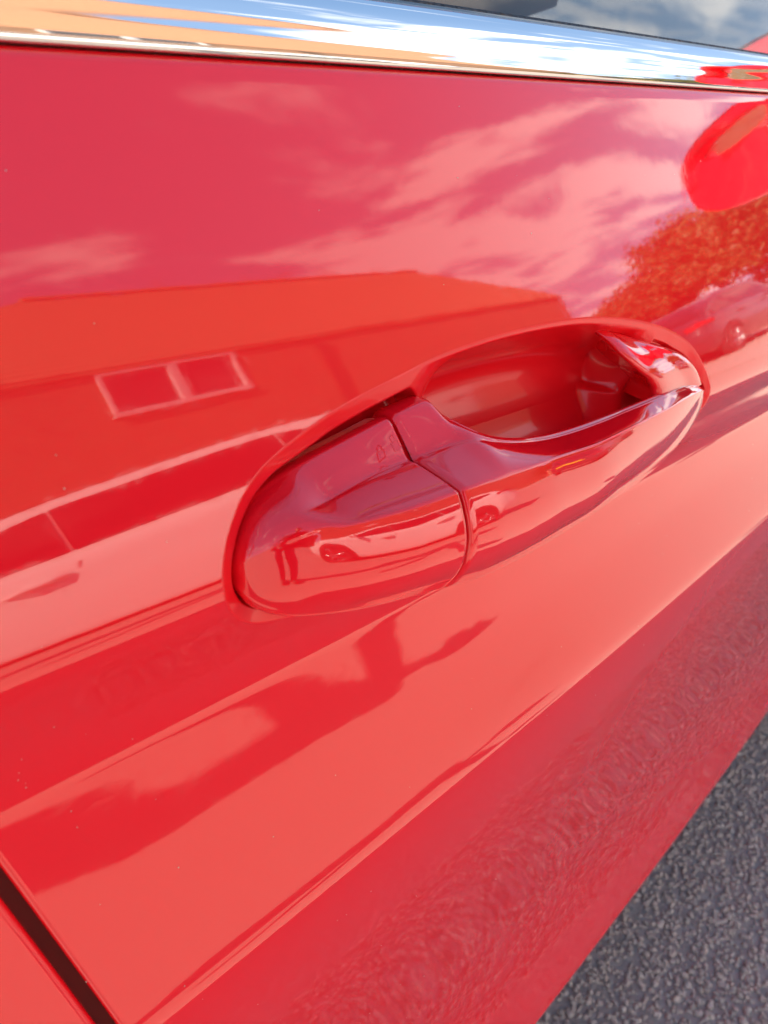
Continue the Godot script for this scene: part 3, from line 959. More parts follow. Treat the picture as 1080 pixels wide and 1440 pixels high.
# ------------------------------------------------------------------ other cars: nose along +x, standing on y = 0
func make_car(called: String, label: String, body_mat: Material, at: Vector3, turn: float, k_len := 1.0) -> Node3D:
	var car := thing(called, label, "car", at, turn)
	var deck := [[-2.2, 0.60], [-2.16, 0.86], [-1.9, 0.98], [-1.2, 0.985], [0.0, 0.965], [0.9, 0.955], [1.35, 0.90], [1.9, 0.76], [2.12, 0.62], [2.2, 0.5]]
	var half := [[-2.2, 0.62], [-2.1, 0.78], [-1.6, 0.86], [-0.6, 0.88], [0.6, 0.88], [1.5, 0.86], [2.0, 0.76], [2.2, 0.55]]
	var low := [[-2.2, 0.42], [-2.05, 0.26], [-1.6, 0.2], [1.6, 0.19], [2.1, 0.24], [2.2, 0.34]]
	var rows := []
	for i in 60:
		var x := lerpf(-2.2, 2.2, i / 59.0)
		var d := look(deck, x, 1)
		var w := look(half, x, 1)
		var l := look(low, x, 1)
		var sec := [Vector2(0, l), Vector2(w * 0.85, l), Vector2(w * 0.96, l + 0.08), Vector2(w, lerpf(l, d, 0.45)), Vector2(w * 0.985, lerpf(l, d, 0.75)), Vector2(w * 0.955, d - 0.05), Vector2(w * 0.9, d), Vector2(w * 0.6, d + 0.015), Vector2(0, d + 0.03)]
		var row := PackedVector3Array()
		var sp := spline2(sec, 4)
		for q in sp: row.append(Vector3(x * k_len, q.y, q.x))
		for q in range(sp.size() - 2, 0, -1): row.append(Vector3(x * k_len, sp[q].y, -sp[q].x))
		rows.append(row)
	for e in [0, 1]:
		var src: PackedVector3Array = rows[0] if e == 0 else rows[-1]
		var mid := Vector3.ZERO
		for p in src: mid += p / src.size()
		var row := PackedVector3Array()
		for p in src: row.append(p.lerp(mid, 0.98))
		if e == 0: rows.push_front(row)
		else: rows.append(row)
	var body := obj("body", grid_mesh(rows, -1.0, true), body_mat, car)
	# upper part
	var topy := [[-2.0, 0.97], [-1.75, 1.14], [-1.3, 1.31], [-0.6, 1.38], [-0.1, 1.385], [0.35, 1.34], [0.85, 1.11], [1.3, 0.90]]
	var ghw := func(x: float, t: float) -> Vector3:  # side of the upper part, t from belt to roof
		var d := look(deck, x, 1) - 0.03
		var ty := look(topy, x, 1)
		return Vector3(x * k_len, lerpf(d, ty - 0.03, t), lerpf(look(half, x, 1) * 0.93, 0.63, t * clampf((ty - d) / 0.47, 0, 1)))
	rows = []
	for i in 44:
		var x := lerpf(-2.0, 1.3, i / 43.0)
		var row := PackedVector3Array()
		for k in 7: row.append(ghw.call(x, k / 6.0))
		var e: Vector3 = row[-1]
		row.append(Vector3(e.x, e.y + 0.022, e.z - 0.04))
		row.append(Vector3(e.x, e.y + 0.035, e.z - 0.16))
		row.append(Vector3(e.x, e.y + 0.045, 0))
		for k in range(8, -1, -1):
			var q := row[k]
			row.append(Vector3(q.x, q.y, -q.z))
		rows.append(row)
	obj("cabin", grid_mesh(rows, -1.0), body_mat, car)
	for side in [1.0, -1.0]:
		for wn in [[-1.72, -0.955, 0.62, 0.5], [-0.945, 0.015, 0.86, 0.9], [0.025, 0.98, 0.9, 0.2]]:
			var wr := []
			for i in 12:
				var s := i / 11.0
				var x := lerpf(wn[0], wn[1], s)
				var tt := 0.9 if wn[0] > -1.0 else lerpf(0.55, 0.9, s)
				var row := PackedVector3Array()
				for k in 6:
					var t := lerpf(0.13, tt, k / 5.0)
					if wn[0] > 0.0: t = lerpf(0.13, minf(0.9, lerpf(0.9, 0.7, s)), k / 5.0)
					var p: Vector3 = ghw.call(x, t)
					row.append(Vector3(p.x, p.y, (p.z + 0.008) * side))
				wr.append(row)
			obj("side_window", grid_mesh(wr, -side), M.dark_glass, car)
		for hx in [0.18, -0.86]:
			var hp := [Vector3(hx * k_len - 0.11, 0.835, 0.872 * side), Vector3(hx * k_len - 0.05, 0.84, 0.892 * side), Vector3(hx * k_len + 0.05, 0.835, 0.892 * side), Vector3(hx * k_len + 0.11, 0.825, 0.872 * side)]
			obj("door_handle", tube_mesh(hp, [0.008, 0.022, 0.022, 0.008], 10), body_mat, car)
		for gx in [-1.0, 0.02, 1.02]:
			var gp := []
			for k in 8:
				var y := lerpf(0.34, 0.9, k / 7.0)
				gp.append(Vector3(gx * k_len + 0.03 * sin(k * 0.45), y, side * (look(half, gx, 1) * lerpf(0.985, 0.968, sm(0.6, 0.9, y)) + 0.001)))
			obj("door_gap", tube_mesh(gp, gp.map(func(_k): return 0.004), 6), M.gap_dark, car)
		obj("headlight", tube_mesh([Vector3(2.1 * k_len, 0.62, 0.5 * side), Vector3(1.95 * k_len, 0.68, 0.68 * side), Vector3(1.7 * k_len, 0.76, 0.8 * side)], [0.05, 0.07, 0.03], 10), M.lamp_glass, car)
		obj("tail_light", tube_mesh([Vector3(-2.12 * k_len, 0.84, 0.52 * side), Vector3(-2.08 * k_len, 0.86, 0.7 * side), Vector3(-1.85 * k_len, 0.88, 0.82 * side)], [0.06, 0.07, 0.04], 10), M.tail_glass, car)
		obj("wing_mirror", tube_mesh([Vector3(0.86, 0.96, 0.84 * side), Vector3(0.84, 1.0, 0.9 * side), Vector3(0.84, 1.01, 1.02 * side)], [0.03, 0.075, 0.05], 12), body_mat, car)
		for wx in [-1.32, 1.36]:
			obj("wheel_arch", lathe_mesh([[0.0, 0.0], [0.37, 0.0], [0.37, -0.12]], Vector3(wx * k_len, 0.34, 0.885 * side), Vector3(0, 0, side), 32), M.underbody, car)
			make_wheel(car, Vector3(wx * k_len, 0.32, 0.81 * side), 0.32, side)
	for ws in [["windscreen", 0.40, 1.2], ["rear_window", -1.35, -1.92]]:
		var wr := []
		for i in 10:
			var x := lerpf(ws[1], ws[2], i / 9.0)
			var e: Vector3 = ghw.call(x, 1.0)
			var row := PackedVector3Array()
			for k in 9:
				var zz := lerpf(-1, 1, k / 8.0)
				row.append(Vector3(e.x + 0.012 * signf(ws[2]), e.y + 0.04 * (1.0 - zz * zz) + 0.018, zz * (e.z - 0.06)))
			wr.append(row)
		obj(ws[0], grid_mesh(wr, 1.0 if ws[1] < 0 else -1.0), M.dark_glass, car)
	obj("number_plate", box_mesh(Vector3(-2.21 * k_len, 0.72, 0), Vector3(0.02, 0.13, 0.52)), M.plate_yellow, car)
	return car

# ------------------------------------------------------------------ house
func make_house() -> void:
	var h := thing("brick_house", "orange brick two-storey house with white-framed windows and tiled roof", "house", Vector3(0, 0, 9.3), deg_to_rad(-12.0))
	var x0 := -2.5
	var x1 := 24.9
	var hip_l := 9.6
	var hip_r := 1.7
	var deep := 7.8
	var eave := 5.5
	var wins := [[4.95, 7.9, 4.3, 5.35], [7.0, 9.7, 1.0, 2.4]]
	var doorw := [10.7, 11.65, 0.0, 2.1]
	var holes: Array = wins + [doorw]
	var ux := [x0, x1]
	var uy := [0.0, eave]
	for w in holes:
		ux += [w[0], w[1]]
		uy += [w[2], w[3]]
	ux.sort()
	uy.sort()
	var st := new_st()
	for i in ux.size() - 1:
		for j in uy.size() - 1:
			var cx: float = (ux[i] + ux[i + 1]) * 0.5
			var cy: float = (uy[j] + uy[j + 1]) * 0.5
			if ux[i + 1] - ux[i] < 0.001 or uy[j + 1] - uy[j] < 0.001: continue
			if holes.any(func(w): return cx > w[0] and cx < w[1] and cy > w[2] and cy < w[3]): continue
			quad(st, Vector3(ux[i], uy[j], 0), Vector3(ux[i + 1], uy[j], 0), Vector3(ux[i + 1], uy[j + 1], 0), Vector3(ux[i], uy[j + 1], 0), Vector3(0, 0, -1))
	for w in holes:
		for s in [[w[0], w[0], w[2], w[3], 1.0], [w[1], w[1], w[2], w[3], -1.0]]:
			quad(st, Vector3(s[0], s[2], 0), Vector3(s[0], s[3], 0), Vector3(s[0], s[3], 0.12), Vector3(s[0], s[2], 0.12), Vector3(s[4], 0, 0))
		quad(st, Vector3(w[0], w[3], 0), Vector3(w[1], w[3], 0), Vector3(w[1], w[3], 0.12), Vector3(w[0], w[3], 0.12), Vector3(0, -1, 0))
	for s in [[x0, -1.0], [x1, 1.0]]:
		quad(st, Vector3(s[0], 0, 0), Vector3(s[0], eave, 0), Vector3(s[0], eave, deep), Vector3(s[0], 0, deep), Vector3(s[1], 0, 0))
	quad(st, Vector3(x0, 0, deep), Vector3(x1, 0, deep), Vector3(x1, eave, deep), Vector3(x0, eave, deep), Vector3(0, 0, 1))
	obj("wall", st.commit(), M.brick, h)
	var ridge := eave + 4.3
	var rf := new_st()
	var over := 0.03
	var n := 22
	for k in n:  # courses of tiles on the four slopes, each lapped over the one below
		var ring_at := func(t: float) -> Array:
			var y := lerpf(eave - 0.06, ridge, t)
			var za := lerpf(-over, deep * 0.5, t)
			var zb := lerpf(deep + over, deep * 0.5, t)
			var xa := lerpf(x0 - over, x0 + hip_l, t)
			var xb := lerpf(x1 + over, x1 - hip_r, t)
			return [Vector3(xa, y, za), Vector3(xb, y, za), Vector3(xb, y, zb), Vector3(xa, y, zb)]
		var lo: Array = ring_at.call(float(k) / n)
		var up: Array = ring_at.call(float(k + 1) / n)
		for e in 4:
			var a: Vector3 = lo[e]
			var b: Vector3 = lo[(e + 1) % 4]
			var c: Vector3 = up[(e + 1) % 4]
			var d: Vector3 = up[e]
			var nn := (b - a).cross(d - a).normalized()
			if nn.y < 0: nn = -nn
			quad(rf, a + nn * 0.018, b + nn * 0.018, c + nn * 0.008, d + nn * 0.008, nn)
			quad(rf, a + nn * 0.018, b + nn * 0.018, b, a, Vector3(nn.x, -0.3, nn.z).normalized())
	var roof := obj("roof", rf.commit(), M.roof_tile, h)
	obj("ridge_tiles", tube_mesh([Vector3(x0 + hip_l, ridge, deep * 0.5), Vector3(x1 - hip_r, ridge, deep * 0.5)], [0.11, 0.11], 10), M.roof_tile, roof)
	obj("fascia", box_mesh(Vector3((x0 + x1) * 0.5, eave - 0.12, -0.03), Vector3(x1 - x0, 0.08, 0.04)), M.roof_tile, h)
	for w in wins:
		var fr := new_st()
		var cx: float = (w[0] + w[1]) * 0.5
		var ww: float = w[1] - w[0]
		var hh: float = w[3] - w[2]
		var cy: float = (w[2] + w[3]) * 0.5
		box(fr, Vector3(cx, w[3] - 0.035, 0.0), Vector3(ww, 0.07, 0.08))
		box(fr, Vector3(cx, w[2] + 0.035, 0.0), Vector3(ww, 0.07, 0.08))
		for xx in [w[0] + 0.04, w[1] - 0.04]: box(fr, Vector3(xx, cy, -0.002), Vector3(0.08, hh - 0.14, 0.08))
		box(fr, Vector3(cx, cy, -0.002), Vector3(0.2, hh - 0.14, 0.08))
		var win := obj("window", fr.commit(), M.upvc_white, h)
		obj("sill", box_mesh(Vector3(cx, w[2] - 0.03, -0.01), Vector3(ww + 0.06, 0.05, 0.12)), M.upvc_white, win)
		for s in [-1.0, 1.0]:
			obj("pane", box_mesh(Vector3(cx + s * ww * 0.25, cy, 0.03), Vector3(ww * 0.5 - 0.1, hh - 0.12, 0.02)), M.house_glass, win)
	obj("front_door", box_mesh(Vector3(11.175, 1.05, 0.09), Vector3(0.95, 2.1, 0.05)), M.upvc_white, h)
	obj("drainpipe", tube_mesh([Vector3(10.3, 0.1, -0.07), Vector3(10.3, eave - 0.35, -0.07), Vector3(10.3, eave - 0.15, -0.1)], [0.04, 0.04, 0.04], 8), M.trim_black, h)

# ------------------------------------------------------------------ trees
func make_tree_proto(rng: RandomNumberGenerator, called: String, label: String) -> Node3D:
	var t := thing(called, label, "tree", Vector3.ZERO, 0.0, "trees at the end of the street")
	var bs := new_st()
	bs.append_from(tube_mesh([Vector3(0, 0, 0), Vector3(0.05, 1.2, 0.02), Vector3(-0.04, 2.6, 0.06), Vector3(0.02, 4.4, 0)], [0.24, 0.18, 0.12, 0.03], 10), 0, Transform3D())
	var tips := []
	for k in 9:
		var a := TAU * k / 9.0 + rng.randf() * 0.5
		var y := rng.randf_range(0.4, 3.4)
		var e := Vector3(cos(a) * rng.randf_range(1.0, 1.8), y + rng.randf_range(0.5, 1.6), sin(a) * rng.randf_range(1.0, 1.8))
		bs.append_from(tube_mesh([Vector3(0, y, 0), Vector3(e.x * 0.5, lerpf(y, e.y, 0.6), e.z * 0.5), e], [0.08, 0.05, 0.02], 6), 0, Transform3D())
		tips.append(e)
	obj("trunk", bs.commit(), M.bark, t)
	var st := new_st()
	for c in 110:
		var base: Vector3 = tips[rng.randi() % tips.size()] if c < 90 else Vector3(0, 4.0, 0)
		var cc: Vector3 = base + Vector3(rng.randfn(), rng.randfn() * 0.7, rng.randfn()) * 0.55
		var tone := rng.randf_range(0.7, 1.35)
		for l in 55:
			var p := cc + Vector3(rng.randfn(), rng.randfn(), rng.randfn()) * 0.22
			var nn := Vector3(rng.randfn(), rng.randfn() + 0.6, rng.randfn()).normalized()
			var u := nn.cross(Vector3(rng.randfn(), rng.randfn(), rng.randfn())).normalized() * 0.09
			var w := nn.cross(u) * 0.8
			st.set_color(Color(0.10, 0.09, 0.024) * (tone * rng.randf_range(0.8, 1.2)))
			for q in [p - u - w, p + u * 1.2 + w, p + u - w * 0.4, p - u - w, p - u * 0.6 + w * 0.8, p + u * 1.2 + w]:
				st.set_normal(nn)
				st.add_vertex(q)
	obj("crown", st.commit(), M.leaf, t)
	return t

func make_trees() -> void:
	var rng := RandomNumberGenerator.new()
	rng.seed = 77
	var proto := make_tree_proto(rng, "leafy_tree", "")
	var spots := [[19.0, 11.4, 0.5, "smallest leafy tree, nearest the gable of the brick house"], [22.6, 12.2, 0.74, "leafy tree second from the gable of the brick house"], [26.0, 12.4, 0.92, "middle leafy tree behind the garden wall, taller than its left neighbour"], [30.0, 12.4, 1.15, "tall leafy tree fourth from the brick house, behind the wall"], [34.5, 12.6, 1.4, "very tall leafy tree next to the last of the row"], [40.0, 13.0, 1.75, "tallest leafy tree at the far end of the row"]]
	for i in spots.size():
		var s: Array = spots[i]
		var t: Node3D = proto if i == 0 else proto.duplicate()
		if i > 0:
			t.name = numbered("leafy_tree")
			add_child(t)
		t.position = Vector3(s[0], 0, s[1])
		t.rotation.y = i * 1.7
		t.scale = Vector3.ONE * s[2]
		t.set_meta("label", s[3])

# ------------------------------------------------------------------ figure by a field of rounded bones
func field_mesh(bones: Array, cell: float, k: float) -> Array:
	# bones: [a, b, ra, rb, colour]; returns [vertices, normals, colours, indices]
	var lo := Vector3.ONE * 1e9
	var hi := -lo
	var margin := cell * 3.0
	for b in bones:
		for e in [[b[0], b[2]], [b[1], b[3]]]:
			lo = lo.min(e[0] - Vector3.ONE * (e[1] + margin))
			hi = hi.max(e[0] + Vector3.ONE * (e[1] + margin))
	var nx := int((hi.x - lo.x) / cell) + 2
	var ny := int((hi.y - lo.y) / cell) + 2
	var nz := int((hi.z - lo.z) / cell) + 2
	var sum := PackedFloat32Array()
	sum.resize(nx * ny * nz)
	for b in bones:
		var pa: Vector3 = b[0]
		var ab: Vector3 = b[1] - b[0]
		var l2 := maxf(ab.length_squared(), 1e-9)
		var rmax := maxf(b[2], b[3]) + margin
		var bl := ((pa.min(b[1]) - Vector3.ONE * rmax - lo) / cell).max(Vector3.ZERO)
		var bh := ((pa.max(b[1]) + Vector3.ONE * rmax - lo) / cell)
		for z in range(int(bl.z), mini(int(bh.z) + 1, nz)):
			for y in range(int(bl.y), mini(int(bh.y) + 1, ny)):
				for x in range(int(bl.x), mini(int(bh.x) + 1, nx)):
					var p := lo + Vector3(x, y, z) * cell - pa
					var t := clampf(p.dot(ab) / l2, 0.0, 1.0)
					var d: float = (p - ab * t).length() - lerpf(b[2], b[3], t)
					if d < margin * 1.2:
						sum[(z * ny + y) * nx + x] += exp(-k * d)
	var vid := {}
	var v := PackedVector3Array()
	var n := PackedVector3Array()
	var col := PackedColorArray()
	var idx := PackedInt32Array()
	var sx := 1
	var sy := nx
	var sz := nx * ny
	var offs := [0, sx, sy, sx + sy, sz, sx + sz, sy + sz, sx + sy + sz]
	var corner := [Vector3(0, 0, 0), Vector3(1, 0, 0), Vector3(0, 1, 0), Vector3(1, 1, 0), Vector3(0, 0, 1), Vector3(1, 0, 1), Vector3(0, 1, 1), Vector3(1, 1, 1)]
	var edges := [[0, 1], [2, 3], [4, 5], [6, 7], [0, 2], [1, 3], [4, 6], [5, 7], [0, 4], [1, 5], [2, 6], [3, 7]]
	for z in nz - 1:
		for y in ny - 1:
			var row := (z * ny + y) * nx
			for x in nx - 1:
				var at := row + x
				var inside := 0
				for o in offs:
					if sum[at + o] > 1.0: inside += 1
				if inside == 0 or inside == 8: continue
				var acc := Vector3.ZERO
				var c := 0
				for e in edges:
					var fa := -log(maxf(sum[at + offs[e[0]]], 1e-12)) / k
					var fb := -log(maxf(sum[at + offs[e[1]]], 1e-12)) / k
					if (fa < 0.0) != (fb < 0.0):
						acc += corner[e[0]].lerp(corner[e[1]], clampf(fa / (fa - fb), 0.0, 1.0))
						c += 1
				var p := lo + (Vector3(x, y, z) + acc / c) * cell
				vid[at] = v.size()
				v.append(p)
				var best := 1e9
				var bc := Color.WHITE
				var grad := Vector3.ZERO
				for b in bones:
					var ab: Vector3 = b[1] - b[0]
					var t := clampf((p - b[0]).dot(ab) / maxf(ab.length_squared(), 1e-9), 0.0, 1.0)
					var dv: Vector3 = p - b[0] - ab * t
					var d: float = dv.length() - lerpf(b[2], b[3], t)
					if d < margin: grad += dv.normalized() * exp(-k * maxf(d, -0.02))
					if d < best:
						best = d
						bc = b[4]
				n.append(grad.normalized() if grad.length_squared() > 0 else Vector3.UP)
				col.append(bc)
	for at in vid:
		for ax in [[sx, sy, sz], [sy, sz, sx], [sz, sx, sy]]:
			if (sum[at] > 1.0) != (sum[at + ax[0]] > 1.0):
				var q := [at, at - ax[1], at - ax[1] - ax[2], at - ax[2]]
				if q.all(func(w): return vid.has(w)):
					tri(idx, v, n, vid[q[0]], vid[q[1]], vid[q[2]])
					tri(idx, v, n, vid[q[0]], vid[q[2]], vid[q[3]])
	return [v, n, col, idx]

func join_fields(parts: Array) -> ArrayMesh:
	var v := PackedVector3Array()
	var n := PackedVector3Array()
	var c := PackedColorArray()
	var idx := PackedInt32Array()
	for p in parts:
		var off := v.size()
		v.append_array(p[0])
		n.append_array(p[1])
		c.append_array(p[2])
		for i in p[3]: idx.append(i + off)
	var a := []
	a.resize(Mesh.ARRAY_MAX)
	a[Mesh.ARRAY_VERTEX] = v
	a[Mesh.ARRAY_NORMAL] = n
	a[Mesh.ARRAY_COLOR] = c
	a[Mesh.ARRAY_INDEX] = idx
	var m := ArrayMesh.new()
	m.add_surface_from_arrays(Mesh.PRIMITIVE_TRIANGLES, a)
	return m

func make_person(cam: Transform3D) -> void:
	var f := -cam.basis.z
	var r := cam.basis.x
	var u := cam.basis.y
	# the phone: lens near its upper left corner, seen from behind the lens
	var pc := cam.origin - f * 0.012 - u * 0.056 + r * 0.02
	var ph := thing("phone", "black phone held up by the photographer, mirrored small in the lock cover", "phone")
	var rows := []
	for s in [[-0.0045, 0.92], [-0.0035, 0.985], [0.0, 1.0], [0.0035, 0.985], [0.0045, 0.92]]:
		var row := PackedVector3Array()
		for k in 40:
			var a := TAU * k / 40
			row.append(pc + f * s[0] + r * signf(cos(a)) * pow(absf(cos(a)), 0.25) * 0.037 * s[1] + u * signf(sin(a)) * pow(absf(sin(a)), 0.25) * 0.078 * s[1])
		rows.append(row)
	for e in [0, 1]:
		var row := PackedVector3Array()
		for k in 40: row.append(pc + f * (-0.0046 if e == 0 else 0.0046))
		if e == 0: rows.push_front(row)
		else: rows.append(row)
	var case_mesh := obj("case", grid_mesh(rows, 1.0, true), M.phone_black, ph)
	obj("screen", box_mesh(pc - f * 0.0048, Vector3(0.068, 0.146, 0.0006), Basis(r, u, -f)), M.screen, ph)
	obj("lens", lathe_mesh([[0.0, 0.0018], [0.005, 0.0018], [0.0062, 0.0012], [0.0062, 0.0]], pc + f * 0.0046 - r * 0.02 + u * 0.056, f, 20), M.dark_glass, case_mesh)
	# the person
	var man := thing("person", "person in a grey top and blue jeans holding up a phone beside the car", "person", Vector3.ZERO)
	var skin := Color(0.5, 0.27, 0.18)
	var top := Color(0.16, 0.16, 0.18)
	var jean := Color(0.035, 0.05, 0.10)
	var shoe := Color(0.05, 0.045, 0.04)
	var hip := Vector3(-0.68, 0.93, 0.95)
	var fw := Vector3(0.72, 0, -0.69).normalized()  # the way the person faces
	var rt := Vector3(-fw.z, 0, fw.x)
	var chest := hip + Vector3(0, 0.35, 0) + fw * 0.24
	var neck := hip + Vector3(0, 0.48, 0) + fw * 0.36
	var head := neck + Vector3(0, 0.17, 0) + fw * 0.09
	var grab_r := pc + r * 0.043 - u * 0.035 - f * 0.012
	var bones := []
	bones.append([hip - rt * 0.07, hip + rt * 0.07, 0.115, 0.115, jean])
	bones.append([hip + Vector3(0, 0.06, 0), chest, 0.125, 0.14, top])
	bones.append([chest - rt * 0.10, chest + rt * 0.10, 0.115, 0.115, top])
	bones.append([chest + Vector3(0, 0.11, 0) - rt * 0.155, chest + Vector3(0, 0.11, 0) + rt * 0.155, 0.065, 0.065, top])
	bones.append([neck - Vector3(0, 0.05, 0), neck + Vector3(0, 0.08, 0) + fw * 0.03, 0.055, 0.05, skin])
	for s in [-1.0, 1.0]:
		var hj: Vector3 = hip + rt * 0.085 * s - Vector3(0, 0.03, 0)
		var foot: Vector3 = Vector3(hip.x, 0.08, hip.z) + rt * 0.085 * s + fw * (0.03 if s > 0 else -0.03)
		var knee: Vector3 = (hj + foot) * 0.5 + fw * 0.05 + Vector3(0, 0.02, 0)
		bones.append([hj, knee, 0.085, 0.058, jean])
		bones.append([knee, foot + Vector3(0, 0.02, 0), 0.057, 0.045, jean])
		bones.append([foot - fw * 0.04 - Vector3(0, 0.035, 0), foot + fw * 0.17 - Vector3(0, 0.045, 0), 0.042, 0.034, shoe])
		var sh: Vector3 = chest + Vector3(0, 0.11, 0) + rt * 0.19 * s
		var wrist: Vector3 = grab_r - f * 0.075 - u * 0.055 + r * 0.02
		if s < 0: wrist = sh + Vector3(0, -0.52, 0) - rt * 0.05 + fw * 0.1
		var mid: Vector3 = (sh + wrist) * 0.5
		var reach := sh.distance_to(wrist)
		var drop := sqrt(maxf(0.29 * 0.29 - reach * reach * 0.25, 0.0))
		var elbow: Vector3 = mid + (Vector3(0, -1, 0) + rt * s * 0.5).normalized() * drop
		bones.append([sh, elbow, 0.056, 0.044, top])
		bones.append([elbow, wrist, 0.043, 0.028, top if s < 0 else top])
	var parts := [field_mesh(bones, 0.014, 70.0)]
	# hands: palm, four fingers round the back, thumb on the screen side
	var left_wrist := chest + Vector3(0, 0.11 - 0.52, 0) - rt * 0.24 + fw * 0.1
	var lh := [[left_wrist, left_wrist - Vector3(0, 0.03, 0), 0.026, 0.025, skin]]
	for k in 4:
		var kn: Vector3 = left_wrist - Vector3(0, 0.085 - 0.004 * absf(k - 1.0), 0) + fw * (0.03 - 0.02 * k)
		var l1: Vector3 = kn - Vector3(0, 0.038 - 0.004 * absf(k - 1.0), 0) + rt * 0.008
		var l2: Vector3 = l1 - Vector3(0, 0.024, 0) + rt * 0.016
		lh.append([left_wrist - Vector3(0, 0.03, 0) + fw * (0.012 - 0.008 * k), kn, 0.019, 0.0115, skin])
		lh.append([kn, l1, 0.0095, 0.0085, skin])
		lh.append([l1, l2, 0.0085, 0.007, skin])
	var lt: Vector3 = left_wrist + fw * 0.038 - Vector3(0, 0.055, 0) + rt * 0.012
	lh.append([left_wrist - Vector3(0, 0.01, 0), lt, 0.018, 0.0105, skin])
	lh.append([lt, lt + fw * 0.006 - Vector3(0, 0.034, 0) + rt * 0.006, 0.0105, 0.008, skin])
	parts.append(field_mesh(lh, 0.0035, 420.0))
	for s in [1.0]:
		var g: Vector3 = grab_r
		var o: Vector3 = r * s  # away from the phone
		var w: Vector3 = g - f * 0.075 - u * 0.055 + r * 0.02 * s
		var hb := []
		hb.append([w - f * 0.02, w + f * 0.02 + u * 0.012, 0.026, 0.024, skin])
		for k in 4:
			var kn: Vector3 = g + o * 0.016 - f * 0.006 + u * (0.03 - 0.021 * k) - f * 0.006
			hb.append([w + f * 0.02 + u * (0.012 - 0.006 * k), kn, 0.019, 0.0115, skin])
			var j1: Vector3 = kn + f * 0.024 - o * 0.004 + u * 0.003
			var j2: Vector3 = j1 - o * (0.018 + (0.003 if k == 1 or k == 2 else 0.0)) + f * 0.007
			var j3: Vector3 = j2 - o * 0.014 - f * 0.002
			hb.append([kn, j1, 0.0095, 0.0088, skin])
			hb.append([j1, j2, 0.0088, 0.008, skin])
			hb.append([j2, j3, 0.008, 0.0068, skin])
		var tb: Vector3 = w + f * 0.01 + u * 0.02 - o * 0.012
		var t1: Vector3 = g - f * 0.022 + u * 0.012 - o * 0.004
		var t2: Vector3 = t1 - o * 0.018 + u * 0.022 + f * 0.008
		hb.append([tb, t1, 0.014, 0.0105, skin])
		hb.append([t1, t2, 0.0105, 0.008, skin])
		parts.append(field_mesh(hb, 0.0035, 420.0))
	# head, with brow, nose, mouth, chin and ears
	var hd := []
	hd.append([head + Vector3(0, 0.03, 0) - fw * 0.015, head + Vector3(0, 0.035, 0) + fw * 0.02, 0.082, 0.078, skin])
	hd.append([head + Vector3(0, -0.03, 0) + fw * 0.02, head + Vector3(0, -0.07, 0) + fw * 0.045, 0.062, 0.036, skin])
	hd.append([head + Vector3(0, 0.015, 0) + fw * 0.09, head + Vector3(0, -0.02, 0) + fw * 0.112, 0.009, 0.013, skin])
	hd.append([head + Vector3(0, -0.05, 0) + fw * 0.078 - rt * 0.018, head + Vector3(0, -0.05, 0) + fw * 0.078 + rt * 0.018, 0.009, 0.009, Color(0.42, 0.16, 0.13)])
	for s in [-1.0, 1.0]:
		hd.append([head + Vector3(0, 0.03, 0) + rt * 0.078 * s, head + Vector3(0, -0.02, 0) + rt * 0.076 * s, 0.014, 0.01, skin])
		hd.append([head + Vector3(0, 0.02, 0) + fw * 0.082 + rt * 0.03 * s, head + Vector3(0, 0.02, 0) + fw * 0.083 + rt * 0.031 * s, 0.0115, 0.0115, Color(0.7, 0.68, 0.65)])
		hd.append([head + Vector3(0, 0.038, 0) + fw * 0.088 + rt * 0.018 * s, head + Vector3(0, 0.036, 0) + fw * 0.078 + rt * 0.046 * s, 0.007, 0.005, Color(0.05, 0.03, 0.02)])
	parts.append(field_mesh(hd, 0.005, 160.0))
	obj("body", join_fields(parts), M.figure, man)
	var hr := field_mesh([[head + Vector3(0, 0.06, 0) - fw * 0.03, head + Vector3(0, 0.065, 0) + fw * 0.035, 0.083, 0.07, Color.BLACK], [head + Vector3(0, 0.05, 0) - fw * 0.04, head + Vector3(0, -0.03, 0) - fw * 0.05, 0.075, 0.055, Color.BLACK]], 0.008, 120.0)
	obj("hair", join_fields([hr]), M.hair, man)

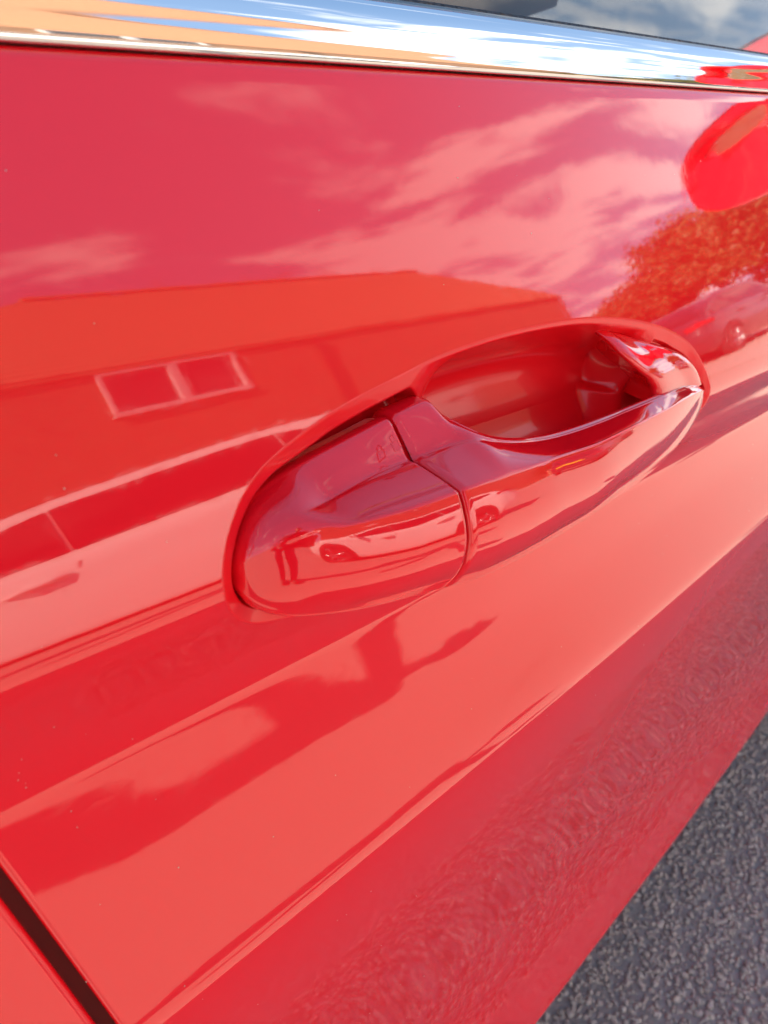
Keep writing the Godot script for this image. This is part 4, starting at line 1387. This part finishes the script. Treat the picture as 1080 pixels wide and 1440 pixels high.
# ------------------------------------------------------------------ ground
func make_ground() -> void:
	var g := new_st()
	quad(g, Vector3(-400, 0, -400), Vector3(400, 0, -400), Vector3(400, 0, 400), Vector3(-400, 0, 400), Vector3.UP)
	structure("ground", g.commit(), M.asphalt, "grey asphalt with coarse chippings under and beside the car")
	# chippings proud of the asphalt where the camera looks past the sill
	var rng := RandomNumberGenerator.new()
	rng.seed = 12
	var ball := []
	for j in 5:
		var row := PackedVector3Array()
		var a := PI * j / 4.0
		for k in 7:
			var b := TAU * k / 7 + j * 0.4
			row.append(Vector3(cos(b) * sin(a), cos(a) * 0.7, sin(b) * sin(a)) * rng.randf_range(0.8, 1.1))
		ball.append(row)
	var mm := MultiMesh.new()
	mm.transform_format = MultiMesh.TRANSFORM_3D
	mm.use_colors = true
	mm.mesh = grid_mesh(ball, 1.0, true)
	var n := 43000
	mm.instance_count = n
	for i in n:
		var s := rng.randf_range(0.0018, 0.0048)
		var b := Basis.from_euler(Vector3(rng.randf() * TAU, rng.randf() * TAU, rng.randf() * TAU)).scaled(Vector3(s * rng.randf_range(0.8, 1.3), s, s * rng.randf_range(0.8, 1.3)))
		mm.set_instance_transform(i, Transform3D(b, Vector3(rng.randf_range(0.25, 1.75), s * rng.randf_range(-0.3, 0.35), rng.randf_range(-0.70, 0.20))))
		var t := rng.randf()
		var v := 0.36 + 0.13 * t * t + (0.12 if rng.randf() < 0.03 else 0.0)
		mm.set_instance_color(i, Color(v * 1.25, v * 1.0, v * 0.81))
	var o := MultiMeshInstance3D.new()
	o.name = "asphalt_chippings"
	o.multimesh = mm
	o.material_override = M.chipping
	o.set_meta("kind", "stuff")
	o.set_meta("label", "loose-looking grey stone chippings bedded in the asphalt")
	o.set_meta("category", "chippings")
	add_child(o)
	structure("pavement", box_mesh(Vector3(12, 0.03, 7.9), Vector3(46, 0.14, 2.0)), M.paving, "pale paved strip before the brick house")

func make_wall() -> void:
	var st := new_st()
	box(st, Vector3(29.0, 0.65, 9.6), Vector3(26.0, 1.3, 0.22))
	var o := obj("garden_wall", st.commit(), M.brick)
	tag(o, "low orange brick garden wall in front of the row of trees", "wall")
	obj("coping", box_mesh(Vector3(29.0, 1.33, 9.6), Vector3(26.1, 0.06, 0.3)), M.paving, o)

# ------------------------------------------------------------------ all of it
func _ready() -> void:
	# camera
	var cam := Camera3D.new()
	cam.name = "camera"
	var p := deg_to_rad(26.8)
	var yaw := atan2(0.629, 0.633)
	var f := Vector3(cos(p) * sin(yaw), -sin(p), -cos(p) * cos(yaw))
	cam.near = 0.01
	cam.far = 900.0
	add_child(cam)
	cam.look_at_from_position(Vector3(0, EYE, 0.14), Vector3(0, EYE, 0.14) + f, Vector3.UP)
	cam.fov = rad_to_deg(2.0 * atan(720.0 / 1082.0))
	var ca := CameraAttributesPhysical.new()
	ca.frustum_focal_length = 12.0 / (720.0 / 1082.0)
	ca.frustum_focus_distance = 0.27
	ca.frustum_near = 0.01
	ca.frustum_far = 900.0
	ca.exposure_aperture = 11.5
	cam.attributes = ca
	# sky, sun, exposure
	var we := WorldEnvironment.new()
	we.name = "environment"
	var e := Environment.new()
	e.background_mode = Environment.BG_SKY
	e.sky = make_sky()
	e.tonemap_mode = Environment.TONE_MAPPER_LINEAR
	e.tonemap_exposure = 3.9
	e.sdfgi_enabled = true
	e.ssao_enabled = true
	e.ssil_enabled = true
	we.environment = e
	add_child(we)
	var sun := DirectionalLight3D.new()
	sun.name = "sun"
	sun.light_energy = 1.6
	sun.light_color = Color(1.0, 0.95, 0.87)
	sun.light_angular_distance = 0.53
	sun.shadow_enabled = true
	add_child(sun)
	sun.look_at_from_position(Vector3.ZERO, Vector3(0.86, -0.70, 0.38), Vector3.UP)
	make_materials()
	make_profile()
	make_ground()
	make_red_car()
	make_car("white_car", "white hatchback parked alongside, mirrored in the red door left of the handle", M.white_paint, Vector3(1.0, 0, 3.3), PI + deg_to_rad(8.0))
	make_car("dark_car", "dark parked car with a yellow number plate, farther along the street", M.dark_paint, Vector3(11.4, 0, 4.5), 0.0)
	make_house()
	make_wall()
	make_trees()
	make_person(cam.transform)
